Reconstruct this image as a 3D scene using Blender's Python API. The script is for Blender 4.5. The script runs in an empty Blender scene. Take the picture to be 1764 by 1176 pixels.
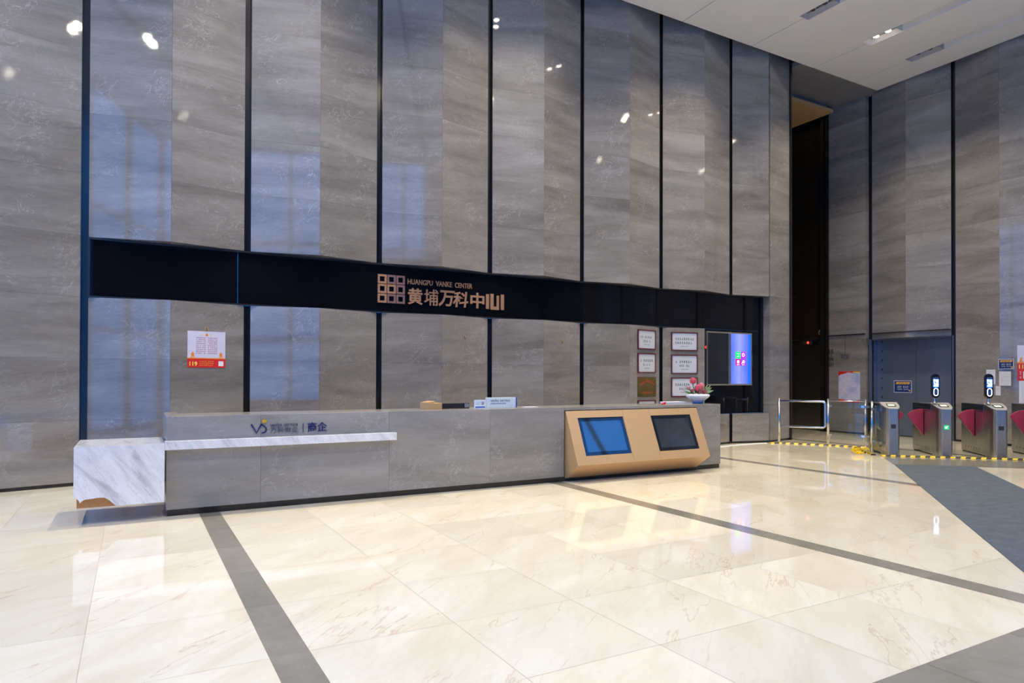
import bpy, bmesh, math, random
from mathutils import Vector, Matrix

S = bpy.context.scene
COL = S.collection
rnd = random.Random(7)

# ------------------------------------------------------------------ camera
CAM_F = 1155.0                       # focal length in pixels of the 1764 px frame
YAW, PITCH, ROLL = 0.515005, 0.007994, 0.0028696
cam_d = bpy.data.cameras.new('camera')
cam = bpy.data.objects.new('camera', cam_d)
COL.objects.link(cam)
Fv = Vector((math.sin(YAW) * math.cos(PITCH), math.cos(YAW) * math.cos(PITCH), math.sin(PITCH)))
Rv = Vector((math.cos(YAW), -math.sin(YAW), 0))
Uv = Rv.cross(Fv)
Rv, Uv = Rv * math.cos(ROLL) + Uv * math.sin(ROLL), Uv * math.cos(ROLL) - Rv * math.sin(ROLL)
cam.matrix_world = Matrix(((Rv.x, Uv.x, -Fv.x, 0), (Rv.y, Uv.y, -Fv.y, 0), (Rv.z, Uv.z, -Fv.z, 1.52), (0, 0, 0, 1)))
cam_d.sensor_fit = 'HORIZONTAL'
cam_d.sensor_width = 36.0
cam_d.lens = 36.0 * CAM_F / 1764.0
cam_d.shift_y = (641.5 - 588.0) / 1764.0
cam_d.clip_start = 0.05
cam_d.clip_end = 200
S.camera = cam

# ------------------------------------------------------------------ world: blue dusk sky outside the glass
w = bpy.data.worlds.new('dusk_sky')
S.world = w
w.use_nodes = True
wn = w.node_tree
wn.nodes.clear()
wo = wn.nodes.new('ShaderNodeOutputWorld')
wb = wn.nodes.new('ShaderNodeBackground')
wtc = wn.nodes.new('ShaderNodeTexCoord')
wsx = wn.nodes.new('ShaderNodeSeparateXYZ')
wcr = wn.nodes.new('ShaderNodeValToRGB')
wn.links.new(wtc.outputs['Generated'], wsx.inputs[0])
wn.links.new(wsx.outputs['Z'], wcr.inputs[0])
wcr.color_ramp.elements[0].position = 0.0
wcr.color_ramp.elements[0].color = (0.020, 0.200, 0.64, 1)
wcr.color_ramp.elements[1].position = 0.45
wcr.color_ramp.elements[1].color = (0.015, 0.225, 0.76, 1)
wn.links.new(wcr.outputs[0], wb.inputs['Color'])
wb.inputs['Strength'].default_value = 3.4
wn.links.new(wb.outputs[0], wo.inputs[0])

# ------------------------------------------------------------------ exposure
S.view_settings.view_transform = 'Standard'
S.view_settings.look = 'None'
S.view_settings.exposure = 0.0
S.view_settings.gamma = 1.0
S.view_settings.use_curve_mapping = False
LAMP_W = 44.5
LAMP_COL = (1.0, 0.885, 0.68)
try:
    S.cycles.max_bounces = 8
    S.cycles.diffuse_bounces = 6
    S.cycles.glossy_bounces = 4
    S.cycles.transmission_bounces = 4
    S.cycles.transparent_max_bounces = 10
    S.cycles.sample_clamp_indirect = 4.0
    S.cycles.caustics_reflective = False
    S.cycles.caustics_refractive = False
    S.cycles.use_denoising = True
except Exception:
    pass

# ================================================================== materials
def new_mat(name):
    m = bpy.data.materials.new(name)
    m.use_nodes = True
    nt = m.node_tree
    b = nt.nodes['Principled BSDF']
    return m, nt, b

def plain(name, col, rough=0.5, metal=0.0, emit=None, es=0.0, spec=0.5, coat=0.0, noise=0.0, nscale=20.0, bump=0.0):
    """one colour with a faint procedural mottling"""
    m, nt, b = new_mat(name)
    b.inputs['Base Color'].default_value = (*col, 1)
    b.inputs['Roughness'].default_value = rough
    b.inputs['Metallic'].default_value = metal
    b.inputs['Specular IOR Level'].default_value = spec
    b.inputs['Coat Weight'].default_value = coat
    if emit:
        b.inputs['Emission Color'].default_value = (*emit, 1)
        b.inputs['Emission Strength'].default_value = es
    if noise or bump:
        tc = nt.nodes.new('ShaderNodeNewGeometry')
        n = nt.nodes.new('ShaderNodeTexNoise')
        n.inputs['Scale'].default_value = nscale
        n.inputs['Detail'].default_value = 4
        nt.links.new(tc.outputs['Position'], n.inputs['Vector'])
        if noise:
            mx = nt.nodes.new('ShaderNodeMix')
            mx.data_type = 'RGBA'
            mx.inputs[6].default_value = (*[c * (1 - noise) for c in col], 1)
            mx.inputs[7].default_value = (*[min(1, c * (1 + noise)) for c in col], 1)
            nt.links.new(n.outputs['Fac'], mx.inputs[0])
            nt.links.new(mx.outputs[2], b.inputs['Base Color'])
        if bump:
            bp = nt.nodes.new('ShaderNodeBump')
            bp.inputs['Strength'].default_value = bump
            bp.inputs['Distance'].default_value = 0.005
            nt.links.new(n.outputs['Fac'], bp.inputs['Height'])
            nt.links.new(bp.outputs[0], b.inputs['Normal'])
    return m

class NG:
    """tiny helper to write node graphs"""
    def __init__(s, nt):
        s.nt = nt
    def n(s, t, **kw):
        x = s.nt.nodes.new(t)
        for k, v in kw.items():
            setattr(x, k, v)
        return x
    def l(s, a, b):
        s.nt.links.new(a, b)
    def math(s, op, a, b=None, c=None):
        x = s.n('ShaderNodeMath', operation=op)
        for i, v in enumerate((a, b, c)):
            if v is None:
                continue
            if isinstance(v, (int, float)):
                x.inputs[i].default_value = v
            else:
                s.l(v, x.inputs[i])
        return x.outputs[0]
    def mix(s, fac, a, b, bt='MIX'):
        x = s.n('ShaderNodeMix', data_type='RGBA', blend_type=bt)
        for i, v in ((0, fac), (6, a), (7, b)):
            if isinstance(v, (int, float)):
                x.inputs[i].default_value = v
            elif isinstance(v, tuple):
                x.inputs[i].default_value = (*v, 1)
            else:
                s.l(v, x.inputs[i])
        return x.outputs[2]
    def ramp(s, fac, stops):
        x = s.n('ShaderNodeValToRGB')
        e = x.color_ramp.elements
        while len(e) < len(stops):
            e.new(0.5)
        for i, (p, c) in enumerate(stops):
            e[i].position = p
            e[i].color = (*c, 1) if len(c) == 3 else c
        s.l(fac, x.inputs[0])
        return x.outputs[0]
    def noise(s, vec, scale, detail=5, rough=0.55, dist=0.0):
        x = s.n('ShaderNodeTexNoise')
        x.inputs['Scale'].default_value = scale
        x.inputs['Detail'].default_value = detail
        x.inputs['Roughness'].default_value = rough
        x.inputs['Distortion'].default_value = dist
        s.l(vec, x.inputs['Vector'])
        return x.outputs['Fac']
    def mapping(s, vec, loc=(0, 0, 0), rot=(0, 0, 0), sc=(1, 1, 1)):
        # turn first, then stretch, so the grain really follows the turned axes
        if any(rot):
            r = s.n('ShaderNodeMapping')
            r.inputs['Rotation'].default_value = rot
            s.l(vec, r.inputs['Vector'])
            vec = r.outputs[0]
        x = s.n('ShaderNodeMapping')
        x.inputs['Location'].default_value = loc
        x.inputs['Scale'].default_value = sc
        s.l(vec, x.inputs['Vector'])
        return x.outputs[0]
    def tile_vec(s, amount):
        """world position, shifted by the per-slab random number so no two slabs repeat"""
        g = s.n('ShaderNodeNewGeometry')
        a = s.n('ShaderNodeAttribute', attribute_name='tint')
        sc = s.n('ShaderNodeVectorMath', operation='SCALE')
        cv = s.n('ShaderNodeCombineXYZ')
        s.l(a.outputs['Fac'], cv.inputs[0])
        s.l(a.outputs['Fac'], cv.inputs[1])
        s.l(a.outputs['Fac'], cv.inputs[2])
        s.l(cv.outputs[0], sc.inputs[0])
        sc.inputs['Scale'].default_value = amount
        ad = s.n('ShaderNodeVectorMath', operation='ADD')
        s.l(g.outputs['Position'], ad.inputs[0])
        s.l(sc.outputs[0], ad.inputs[1])
        return ad.outputs[0], a.outputs['Fac'], g.outputs['Position']

def stone_mat(name, dark, mid, light, rough=0.13, vein=0.5, tilt=0.0, spec=0.5, contrast=1.0):
    m, nt, b = new_mat(name)
    g = NG(nt)
    vec, tint, pos = g.tile_vec(37.0)
    st = g.mapping(vec, rot=(0, tilt, 0), sc=(0.55, 0.55, 3.2))
    band = g.noise(st, 0.85, 6, 0.58, 0.5)
    fine = g.noise(g.mapping(vec, rot=(0, tilt, 0), sc=(2.0, 2.0, 9.0)), 4.0, 5, 0.65, 0.3)
    fac = g.math('ADD', g.math('MULTIPLY', band, 0.8), g.math('MULTIPLY', fine, 0.22))
    fac = g.math('ADD', fac, g.math('MULTIPLY', g.math('SUBTRACT', tint, 0.5), 0.09 * contrast))
    col = g.ramp(fac, [(0.33, dark), (0.51, mid), (0.72, light)])
    # thin pale crackle veins
    cr = g.noise(g.mapping(vec, rot=(0.2, 0.5, 0.3), sc=(1.6, 1.6, 2.4)), 2.4, 6, 0.62, 1.0)
    line = g.math('ABSOLUTE', g.math('SUBTRACT', cr, 0.5))
    line = g.ramp(line, [(0.0, (1, 1, 1)), (0.011, (0, 0, 0)), (1.0, (0, 0, 0))])
    patch = g.ramp(g.noise(vec, 1.7, 3, 0.5), [(0.46, (0, 0, 0)), (0.62, (1, 1, 1))])
    vf = g.math('MULTIPLY', g.math('MULTIPLY', line, patch), vein)
    col = g.mix(vf, col, tuple(min(1, c * 1.7) for c in light))
    nt.links.new(col, b.inputs['Base Color'])
    rr = g.math('ADD', g.math('MULTIPLY', fine, 0.04), rough - 0.02)
    nt.links.new(rr, b.inputs['Roughness'])
    b.inputs['Specular IOR Level'].default_value = spec
    bp = g.n('ShaderNodeBump')
    bp.inputs['Strength'].default_value = 0.05
    bp.inputs['Distance'].default_value = 0.003
    g.l(fine, bp.inputs['Height'])
    g.l(bp.outputs[0], b.inputs['Normal'])
    return m

M = {}
M['stone'] = stone_mat('grey_brown_stone', (0.165, 0.147, 0.130), (0.245, 0.222, 0.200), (0.335, 0.312, 0.286), rough=0.03, vein=0.60, tilt=0.06, spec=0.95)
M['stone_right'] = stone_mat('grey_brown_stone_sloping_grain', (0.165, 0.146, 0.128), (0.245, 0.220, 0.197), (0.34, 0.314, 0.286), rough=0.03, vein=0.45, spec=0.7)
M['desk_stone'] = stone_mat('honed_grey_stone', (0.22, 0.20, 0.178), (0.285, 0.262, 0.236), (0.36, 0.335, 0.31), rough=0.20, vein=0.5, contrast=0.5)
M['floor_grey'] = stone_mat('grey_floor_stone', (0.20, 0.178, 0.132), (0.275, 0.247, 0.19), (0.37, 0.338, 0.275), rough=0.16, vein=0.1, contrast=0.6)

def floor_mat():
    m, nt, b = new_mat('cream_marble_floor')
    g = NG(nt)
    vec, tint, pos = g.tile_vec(23.0)
    cloud = g.noise(g.mapping(vec, rot=(0, 0, -0.75), sc=(0.5, 1.5, 1)), 1.5, 6, 0.6, 0.6)
    col = g.ramp(cloud, [(0.28, (0.77, 0.67, 0.485)), (0.46, (0.83, 0.745, 0.56)), (0.68, (0.875, 0.81, 0.645))])
    t = g.math('ADD', 0.90, g.math('MULTIPLY', tint, 0.16))
    cb = g.n('ShaderNodeCombineXYZ')
    for i in range(3):
        g.l(t, cb.inputs[i])
    col = g.mix(1.0, col, cb.outputs[0], 'MULTIPLY')
    # jagged rust veins running diagonally
    v1 = g.noise(g.mapping(vec, rot=(0, 0, -0.72), sc=(0.36, 1.9, 1)), 0.85, 7, 0.52, 0.15)
    ln = g.math('ABSOLUTE', g.math('SUBTRACT', v1, 0.5))
    ln = g.ramp(ln, [(0.0, (1, 1, 1)), (0.0040, (0, 0, 0)), (1, (0, 0, 0))])
    pt = g.ramp(g.noise(vec, 0.9, 3, 0.5), [(0.38, (0, 0, 0)), (0.52, (1, 1, 1))])
    col = g.mix(g.math('MULTIPLY', g.math('MULTIPLY', ln, pt), 0.36), col, (0.46, 0.22, 0.09))
    v2 = g.noise(g.mapping(vec, rot=(0, 0, -0.62), sc=(0.6, 1.8, 1)), 2.3, 6, 0.6, 0.5)
    l2 = g.math('ABSOLUTE', g.math('SUBTRACT', v2, 0.47))
    l2 = g.ramp(l2, [(0.0, (1, 1, 1)), (0.03, (0, 0, 0)), (1, (0, 0, 0))])
    col = g.mix(g.math('MULTIPLY', l2, 0.10), col, (0.62, 0.45, 0.27))
    nt.links.new(col, b.inputs['Base Color'])
    b.inputs['Roughness'].default_value = 0.045
    b.inputs['Specular IOR Level'].default_value = 0.5
    return m
M['floor'] = floor_mat()

def white_marble():
    m, nt, b = new_mat('white_veined_marble')
    g = NG(nt)
    ge = g.n('ShaderNodeNewGeometry')
    v = g.mapping(ge.outputs['Position'], rot=(0, -0.92, 0), sc=(0.9, 1.5, 5.0))
    n1 = g.noise(v, 1.6, 8, 0.62, 0.8)
    col = g.ramp(n1, [(0.28, (0.48, 0.46, 0.46)), (0.42, (0.74, 0.715, 0.70)), (0.60, (0.84, 0.82, 0.80))])
    n2 = g.noise(g.mapping(ge.outputs['Position'], rot=(0, -0.95, 0), sc=(1.2, 2, 9)), 2.0, 8, 0.65, 1.0)
    ln = g.ramp(g.math('ABSOLUTE', g.math('SUBTRACT', n2, 0.5)), [(0, (1, 1, 1)), (0.02, (0, 0, 0)), (1, (0, 0, 0))])
    col = g.mix(g.math('MULTIPLY', ln, 0.45), col, (0.42, 0.41, 0.43))
    g.l(col, b.inputs['Base Color'])
    b.inputs['Roughness'].default_value = 0.15
    return m
M['marble'] = white_marble()

def steel(name, col=(0.56, 0.55, 0.54), rough=0.28):
    m, nt, b = new_mat(name)
    g = NG(nt)
    ge = g.n('ShaderNodeNewGeometry')
    n = g.noise(g.mapping(ge.outputs['Position'], sc=(60, 60, 1.2)), 3.0, 3, 0.5)
    g.l(g.math('ADD', rough - 0.025, g.math('MULTIPLY', n, 0.05)), b.inputs['Roughness'])
    b.inputs['Base Color'].default_value = (*col, 1)
    b.inputs['Metallic'].default_value = 1.0
    return m
M['steel'] = steel('brushed_steel')
M['steel_lid'] = plain('pale_satin_lid', (0.62, 0.59, 0.53), 0.3, 0.4, noise=0.03)
M['chrome'] = steel('polished_steel_tube', (0.75, 0.74, 0.73), 0.14)
M['steel_door'] = plain('dark_brushed_steel', (0.17, 0.21, 0.28), 0.3, 0.5, noise=0.1, nscale=2)
M['lift_steel'] = steel('dark_lift_steel', (0.30, 0.28, 0.28), 0.26)

def glass(name, tint, mixf, rough=0.02):
    m = bpy.data.materials.new(name)
    m.use_nodes = True
    nt = m.node_tree
    nt.nodes.clear()
    g = NG(nt)
    out = g.n('ShaderNodeOutputMaterial')
    tr = g.n('ShaderNodeBsdfTransparent')
    tr.inputs[0].default_value = (*tint, 1)
    gl = g.n('ShaderNodeBsdfGlossy')
    gl.inputs['Roughness'].default_value = rough
    fr = g.n('ShaderNodeFresnel')
    # same reflectance from either side of the pane (no total reflection inside it)
    ge = g.n('ShaderNodeNewGeometry')
    g.l(g.math('SUBTRACT', 1.5, g.math('MULTIPLY', ge.outputs['Backfacing'], 0.8333)), fr.inputs[0])
    mx = g.n('ShaderNodeMixShader')
    g.l(g.math('MULTIPLY', fr.outputs[0], mixf), mx.inputs[0])
    g.l(tr.outputs[0], mx.inputs[1])
    g.l(gl.outputs[0], mx.inputs[2])
    g.l(mx.outputs[0], out.inputs[0])
    return m
M['glass'] = glass('clear_glass', (0.86, 0.90, 0.89), 1.0)
M['facade_glass'] = glass('facade_glass', (0.92, 0.95, 0.97), 0.8)

M['black_metal'] = plain('black_gloss_metal', (0.012, 0.011, 0.011), 0.16, 0.0, spec=0.7, noise=0.2, nscale=3)
M['black_glass'] = plain('black_back_painted_glass', (0.004, 0.004, 0.006), 0.04, 0.0, spec=0.35, noise=0.2, nscale=2)
M['dark_trim'] = plain('dark_anodised_trim', (0.05, 0.045, 0.045), 0.25, 0.6, noise=0.1, nscale=5)
M['skirting'] = plain('black_skirting', (0.02, 0.018, 0.017), 0.2, noise=0.2, nscale=6)
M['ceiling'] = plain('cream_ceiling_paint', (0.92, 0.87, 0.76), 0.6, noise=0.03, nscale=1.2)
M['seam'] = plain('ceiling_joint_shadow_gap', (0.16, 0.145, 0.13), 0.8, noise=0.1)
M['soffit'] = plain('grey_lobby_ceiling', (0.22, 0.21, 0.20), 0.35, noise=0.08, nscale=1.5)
M['timber'] = plain('warm_wood_veneer_soffit', (0.62, 0.38, 0.17), 0.35, noise=0.12, nscale=3)
M['bronze'] = plain('dark_bronze_panel', (0.03, 0.018, 0.010), 0.22, 0.3, noise=0.3, nscale=1.5)
M['gold'] = plain('champagne_gold_metal', (0.58, 0.365, 0.175), 0.38, 0.25, noise=0.05, nscale=30)
M['copper'] = plain('copper_letter_metal', (0.50, 0.27, 0.16), 0.35, 0.4, noise=0.08, nscale=10)
M['copper_mauve'] = plain('mauve_copper_letter_metal', (0.26, 0.15, 0.14), 0.35, 0.3, noise=0.08, nscale=10)
M['navy'] = plain('navy_letter_paint', (0.012, 0.016, 0.11), 0.35, noise=0.1)
M['pale_letter'] = plain('brushed_letter_metal', (0.15, 0.16, 0.19), 0.3, 0.4, noise=0.1)
M['crown'] = plain('ochre_crown_paint', (0.55, 0.33, 0.02), 0.4, noise=0.1)
M['wood_raw'] = plain('raw_brown_board', (0.42, 0.19, 0.06), 0.7, noise=0.2, nscale=25)
M['white'] = plain('white_paint', (0.80, 0.80, 0.79), 0.4, noise=0.03)
M['paper'] = plain('white_paper', (0.72, 0.72, 0.76), 0.6, noise=0.03)
M['paper_lilac'] = plain('pale_lilac_paper', (0.66, 0.63, 0.76), 0.45, noise=0.04, nscale=4)
M['red'] = plain('poster_red_ink', (0.70, 0.02, 0.02), 0.4, noise=0.05)
M['red_text'] = plain('dark_red_text_ink', (0.42, 0.05, 0.08), 0.5, noise=0.05)
M['orange'] = plain('orange_ink', (0.85, 0.28, 0.03), 0.4, noise=0.05)
M['yellow_ink'] = plain('yellow_ink', (0.85, 0.66, 0.10), 0.4, noise=0.05)
M['pale_yellow'] = plain('pale_yellow_ink', (0.78, 0.70, 0.32), 0.4, noise=0.05)
M['black_ink'] = plain('brown_black_ink', (0.06, 0.045, 0.04), 0.5, noise=0.05)
M['grey_ink'] = plain('grey_ink', (0.32, 0.30, 0.34), 0.5, noise=0.05)
M['white_ink'] = plain('white_ink', (0.80, 0.82, 0.86), 0.5, noise=0.03)
M['maroon'] = plain('maroon_lacquer_frame', (0.10, 0.012, 0.014), 0.3, noise=0.1)
M['plaque'] = plain('pale_silver_plaque', (0.60, 0.63, 0.68), 0.22, 0.1, noise=0.04, nscale=4)
M['plaque_blue'] = plain('pale_blue_corner_print', (0.36, 0.45, 0.66), 0.3, noise=0.05)
M['brass'] = plain('brass_plaque_metal', (0.30, 0.22, 0.07), 0.16, 0.9, noise=0.1, nscale=6)
M['plaque_red'] = plain('red_plaque_enamel', (0.55, 0.06, 0.03), 0.35, noise=0.05)
M['blue_sign'] = plain('navy_notice_print', (0.02, 0.045, 0.16), 0.3, noise=0.05)
M['amber'] = plain('amber_notice_print', (0.78, 0.42, 0.06), 0.35, noise=0.05)
M['screen_off'] = plain('dark_screen_glass', (0.012, 0.014, 0.02), 0.04, spec=0.8, noise=0.1, nscale=2)
M['screen_pale'] = plain('switched_off_display', (0.03, 0.04, 0.05), 0.04, spec=1.0, noise=0.1, nscale=2)
M['screen_pale'].node_tree.nodes['Principled BSDF'].inputs['IOR'].default_value = 1.85
M['bezel_silver'] = plain('silver_screen_bezel', (0.50, 0.50, 0.50), 0.25, 0.9, noise=0.05)
M['red_flap'] = plain('red_flap_rubber', (0.46, 0.035, 0.07), 0.42, noise=0.08, nscale=6)
M['tape_yellow'] = plain('yellow_tape', (0.90, 0.62, 0.01), 0.35, noise=0.06)
M['tape_black'] = plain('black_tape', (0.03, 0.028, 0.025), 0.45, noise=0.06)
M['light_timber'] = plain('light_beech_wood', (0.60, 0.38, 0.17), 0.45, noise=0.1, nscale=18)
M['black_case'] = plain('black_leatherette', (0.014, 0.014, 0.02), 0.4, noise=0.2, nscale=40, bump=0.2)
M['silver_tip'] = plain('grey_metal_label', (0.42, 0.44, 0.46), 0.3, 0.6, noise=0.2, nscale=30)
M['blue_edge'] = plain('royal_blue_plastic', (0.03, 0.08, 0.36), 0.35, noise=0.05)
M['acrylic'] = plain('white_acrylic', (0.74, 0.80, 0.82), 0.2, noise=0.03)
M['petal'] = plain('coral_pink_petals', (0.74, 0.13, 0.16), 0.5, noise=0.25, nscale=60, bump=0.5)
M['petal_pale'] = plain('pale_pink_petals', (0.80, 0.30, 0.30), 0.5, noise=0.25, nscale=60, bump=0.5)
M['bud'] = plain('dark_pink_buds', (0.45, 0.09, 0.13), 0.5, noise=0.3, nscale=60)
M['leaf'] = plain('grey_green_leaves', (0.10, 0.20, 0.075), 0.5, noise=0.3, nscale=25)
M['leaf_pale'] = plain('pale_green_leaves', (0.26, 0.36, 0.17), 0.45, noise=0.2, nscale=25)
M['red_ribbon'] = plain('red_ribbon', (0.80, 0.03, 0.02), 0.4, noise=0.1)
M['hook'] = plain('beige_hook_plastic', (0.30, 0.22, 0.13), 0.4, noise=0.1)
M['bracket'] = plain('grey_socket_plate', (0.10, 0.10, 0.11), 0.4, noise=0.1)
M['led_red'] = plain('red_indicator_light', (0.8, 0.02, 0.02), 0.4, emit=(1, 0.04, 0.02), es=4)
M['led_green'] = plain('green_arrow_light', (0.02, 0.5, 0.15), 0.4, emit=(0.02, 0.60, 0.16), es=1.0)
M['led_white'] = plain('white_lit_marks', (0.9, 0.95, 1), 0.4, emit=(0.85, 0.95, 1), es=2.0)
M['ring_white'] = plain('lit_ring', (0.8, 0.9, 1), 0.4, emit=(0.72, 0.80, 1.0), es=2.2)
M['reader_blue'] = plain('lit_blue_reader_screen', (0.02, 0.1, 0.5), 0.2, emit=(0.03, 0.22, 0.85), es=1.0)
M['card_window'] = plain('lit_card_window', (0.8, 0.8, 0.55), 0.3, emit=(0.85, 0.85, 0.62), es=0.9)
M['lens'] = plain('lit_lamp_lens', (1, 0.95, 0.85), 0.3, emit=(1, 0.9, 0.75), es=30.0)
M['lens_off'] = plain('unlit_lamp_lens', (0.10, 0.10, 0.10), 0.2, noise=0.1)
M['lamp_body'] = plain('black_lamp_housing', (0.03, 0.03, 0.03), 0.5, noise=0.1)
M['lamp_frame'] = plain('white_lamp_frame', (0.70, 0.66, 0.60), 0.4, noise=0.03)
M['lamp_frame_unlit'] = plain('unlit_lamp_frame', (0.42, 0.40, 0.40), 0.4, noise=0.03)  # darker copy of the white frame, shade of unlit lamps put into the colour

def carpet():
    m, nt, b = new_mat('ribbed_blue_grey_carpet')
    g = NG(nt)
    ge = g.n('ShaderNodeNewGeometry')
    n = g.noise(ge.outputs['Position'], 7.0, 5, 0.7)
    f = g.noise(ge.outputs['Position'], 160.0, 2, 0.6)
    wv = g.n('ShaderNodeTexWave')
    wv.inputs['Scale'].default_value = 22
    g.l(g.mapping(ge.outputs['Position'], rot=(0, 0, 0.66)), wv.inputs['Vector'])
    fac = g.math('ADD', g.math('MULTIPLY', n, 0.45), g.math('MULTIPLY', f, 0.4))
    fac = g.math('ADD', fac, g.math('MULTIPLY', wv.outputs['Fac'], 0.15))
    g.l(g.ramp(fac, [(0.3, (0.045, 0.056, 0.068)), (0.75, (0.14, 0.165, 0.19))]), b.inputs['Base Color'])
    b.inputs['Roughness'].default_value = 0.95
    bp = g.n('ShaderNodeBump')
    bp.inputs['Strength'].default_value = 0.4
    bp.inputs['Distance'].default_value = 0.004
    g.l(f, bp.inputs['Height'])
    g.l(bp.outputs[0], b.inputs['Normal'])
    return m
M['carpet'] = carpet()

def display_lit():
    m, nt, b = new_mat('lit_blue_display')
    g = NG(nt)
    tc = g.n('ShaderNodeTexCoord')
    n = g.noise(g.mapping(tc.outputs['Generated'], sc=(2.5, 1, 1.2)), 1.3, 2, 0.4)
    sx = g.n('ShaderNodeSeparateXYZ')
    g.l(tc.outputs['Generated'], sx.inputs[0])
    edge = g.math('ABSOLUTE', g.math('SUBTRACT', sx.outputs['X'], 0.42))
    fac = g.math('ADD', g.math('MULTIPLY', edge, 1.3), g.math('MULTIPLY', n, 0.35))
    col = g.ramp(fac, [(0.2, (0.34, 0.40, 1.0)), (0.55, (0.16, 0.24, 1.0)), (0.85, (0.0, 0.16, 0.95))])
    b.inputs['Base Color'].default_value = (0.02, 0.02, 0.05, 1)
    g.l(col, b.inputs['Emission Color'])
    b.inputs['Emission Strength'].default_value = 1.0
    b.inputs['Roughness'].default_value = 0.1
    return m
M['display'] = display_lit()
for nm, c in (('tile_green', (0.0, 0.85, 0.12)), ('tile_purple', (0.45, 0.02, 0.75)), ('tile_magenta', (0.55, 0.0, 0.30)), ('tile_violet', (0.28, 0.04, 0.75))):
    M[nm] = plain('lit_' + nm, c, 0.3, emit=c, es=0.75)
def bowl_glaze():
    m, nt, b = new_mat('white_to_blue_porcelain_glaze')
    g = NG(nt)
    tc = g.n('ShaderNodeTexCoord')
    sx = g.n('ShaderNodeSeparateXYZ')
    g.l(tc.outputs['Generated'], sx.inputs[0])
    n = g.noise(tc.outputs['Generated'], 5, 3, 0.5)
    fac = g.math('ADD', sx.outputs['Z'], g.math('MULTIPLY', g.math('SUBTRACT', n, 0.5), 0.12))
    g.l(g.ramp(fac, [(0.05, (0.05, 0.22, 0.60)), (0.42, (0.72, 0.73, 0.74)), (0.8, (0.82, 0.83, 0.85))]), b.inputs['Base Color'])
    b.inputs['Roughness'].default_value = 0.12
    return m
M['bowl'] = bowl_glaze()

def poster_blur():
    """the lift-side poster: pale lilac sheet with soft print"""
    m, nt, b = new_mat('pale_poster_print')
    g = NG(nt)
    ge = g.n('ShaderNodeNewGeometry')
    n = g.noise(ge.outputs['Position'], 3.2, 3, 0.5)
    l = g.noise(g.mapping(ge.outputs['Position'], sc=(1, 9, 38)), 1.0, 2, 0.5)
    c = g.ramp(n, [(0.35, (0.40, 0.44, 0.70)), (0.5, (0.60, 0.60, 0.76)), (0.65, (0.68, 0.62, 0.74))])
    c = g.mix(g.math('MULTIPLY', g.ramp(l, [(0.5, (0, 0, 0)), (0.6, (1, 1, 1))]), 0.25), c, (0.34, 0.28, 0.42))
    g.l(c, b.inputs['Base Color'])
    b.inputs['Roughness'].default_value = 0.3
    return m
M['poster'] = poster_blur()

# ================================================================== mesh helpers
class Fr:
    """a frame: origin o, right r, up u, outward n"""
    def __init__(s, o, r, u, n=None):
        s.o, s.r, s.u = Vector(o), Vector(r).normalized(), Vector(u).normalized()
        s.n = Vector(n).normalized() if n is not None else s.r.cross(s.u)
    def p(s, a, b, c=0.0):
        return s.o + s.r * a + s.u * b + s.n * c

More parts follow.
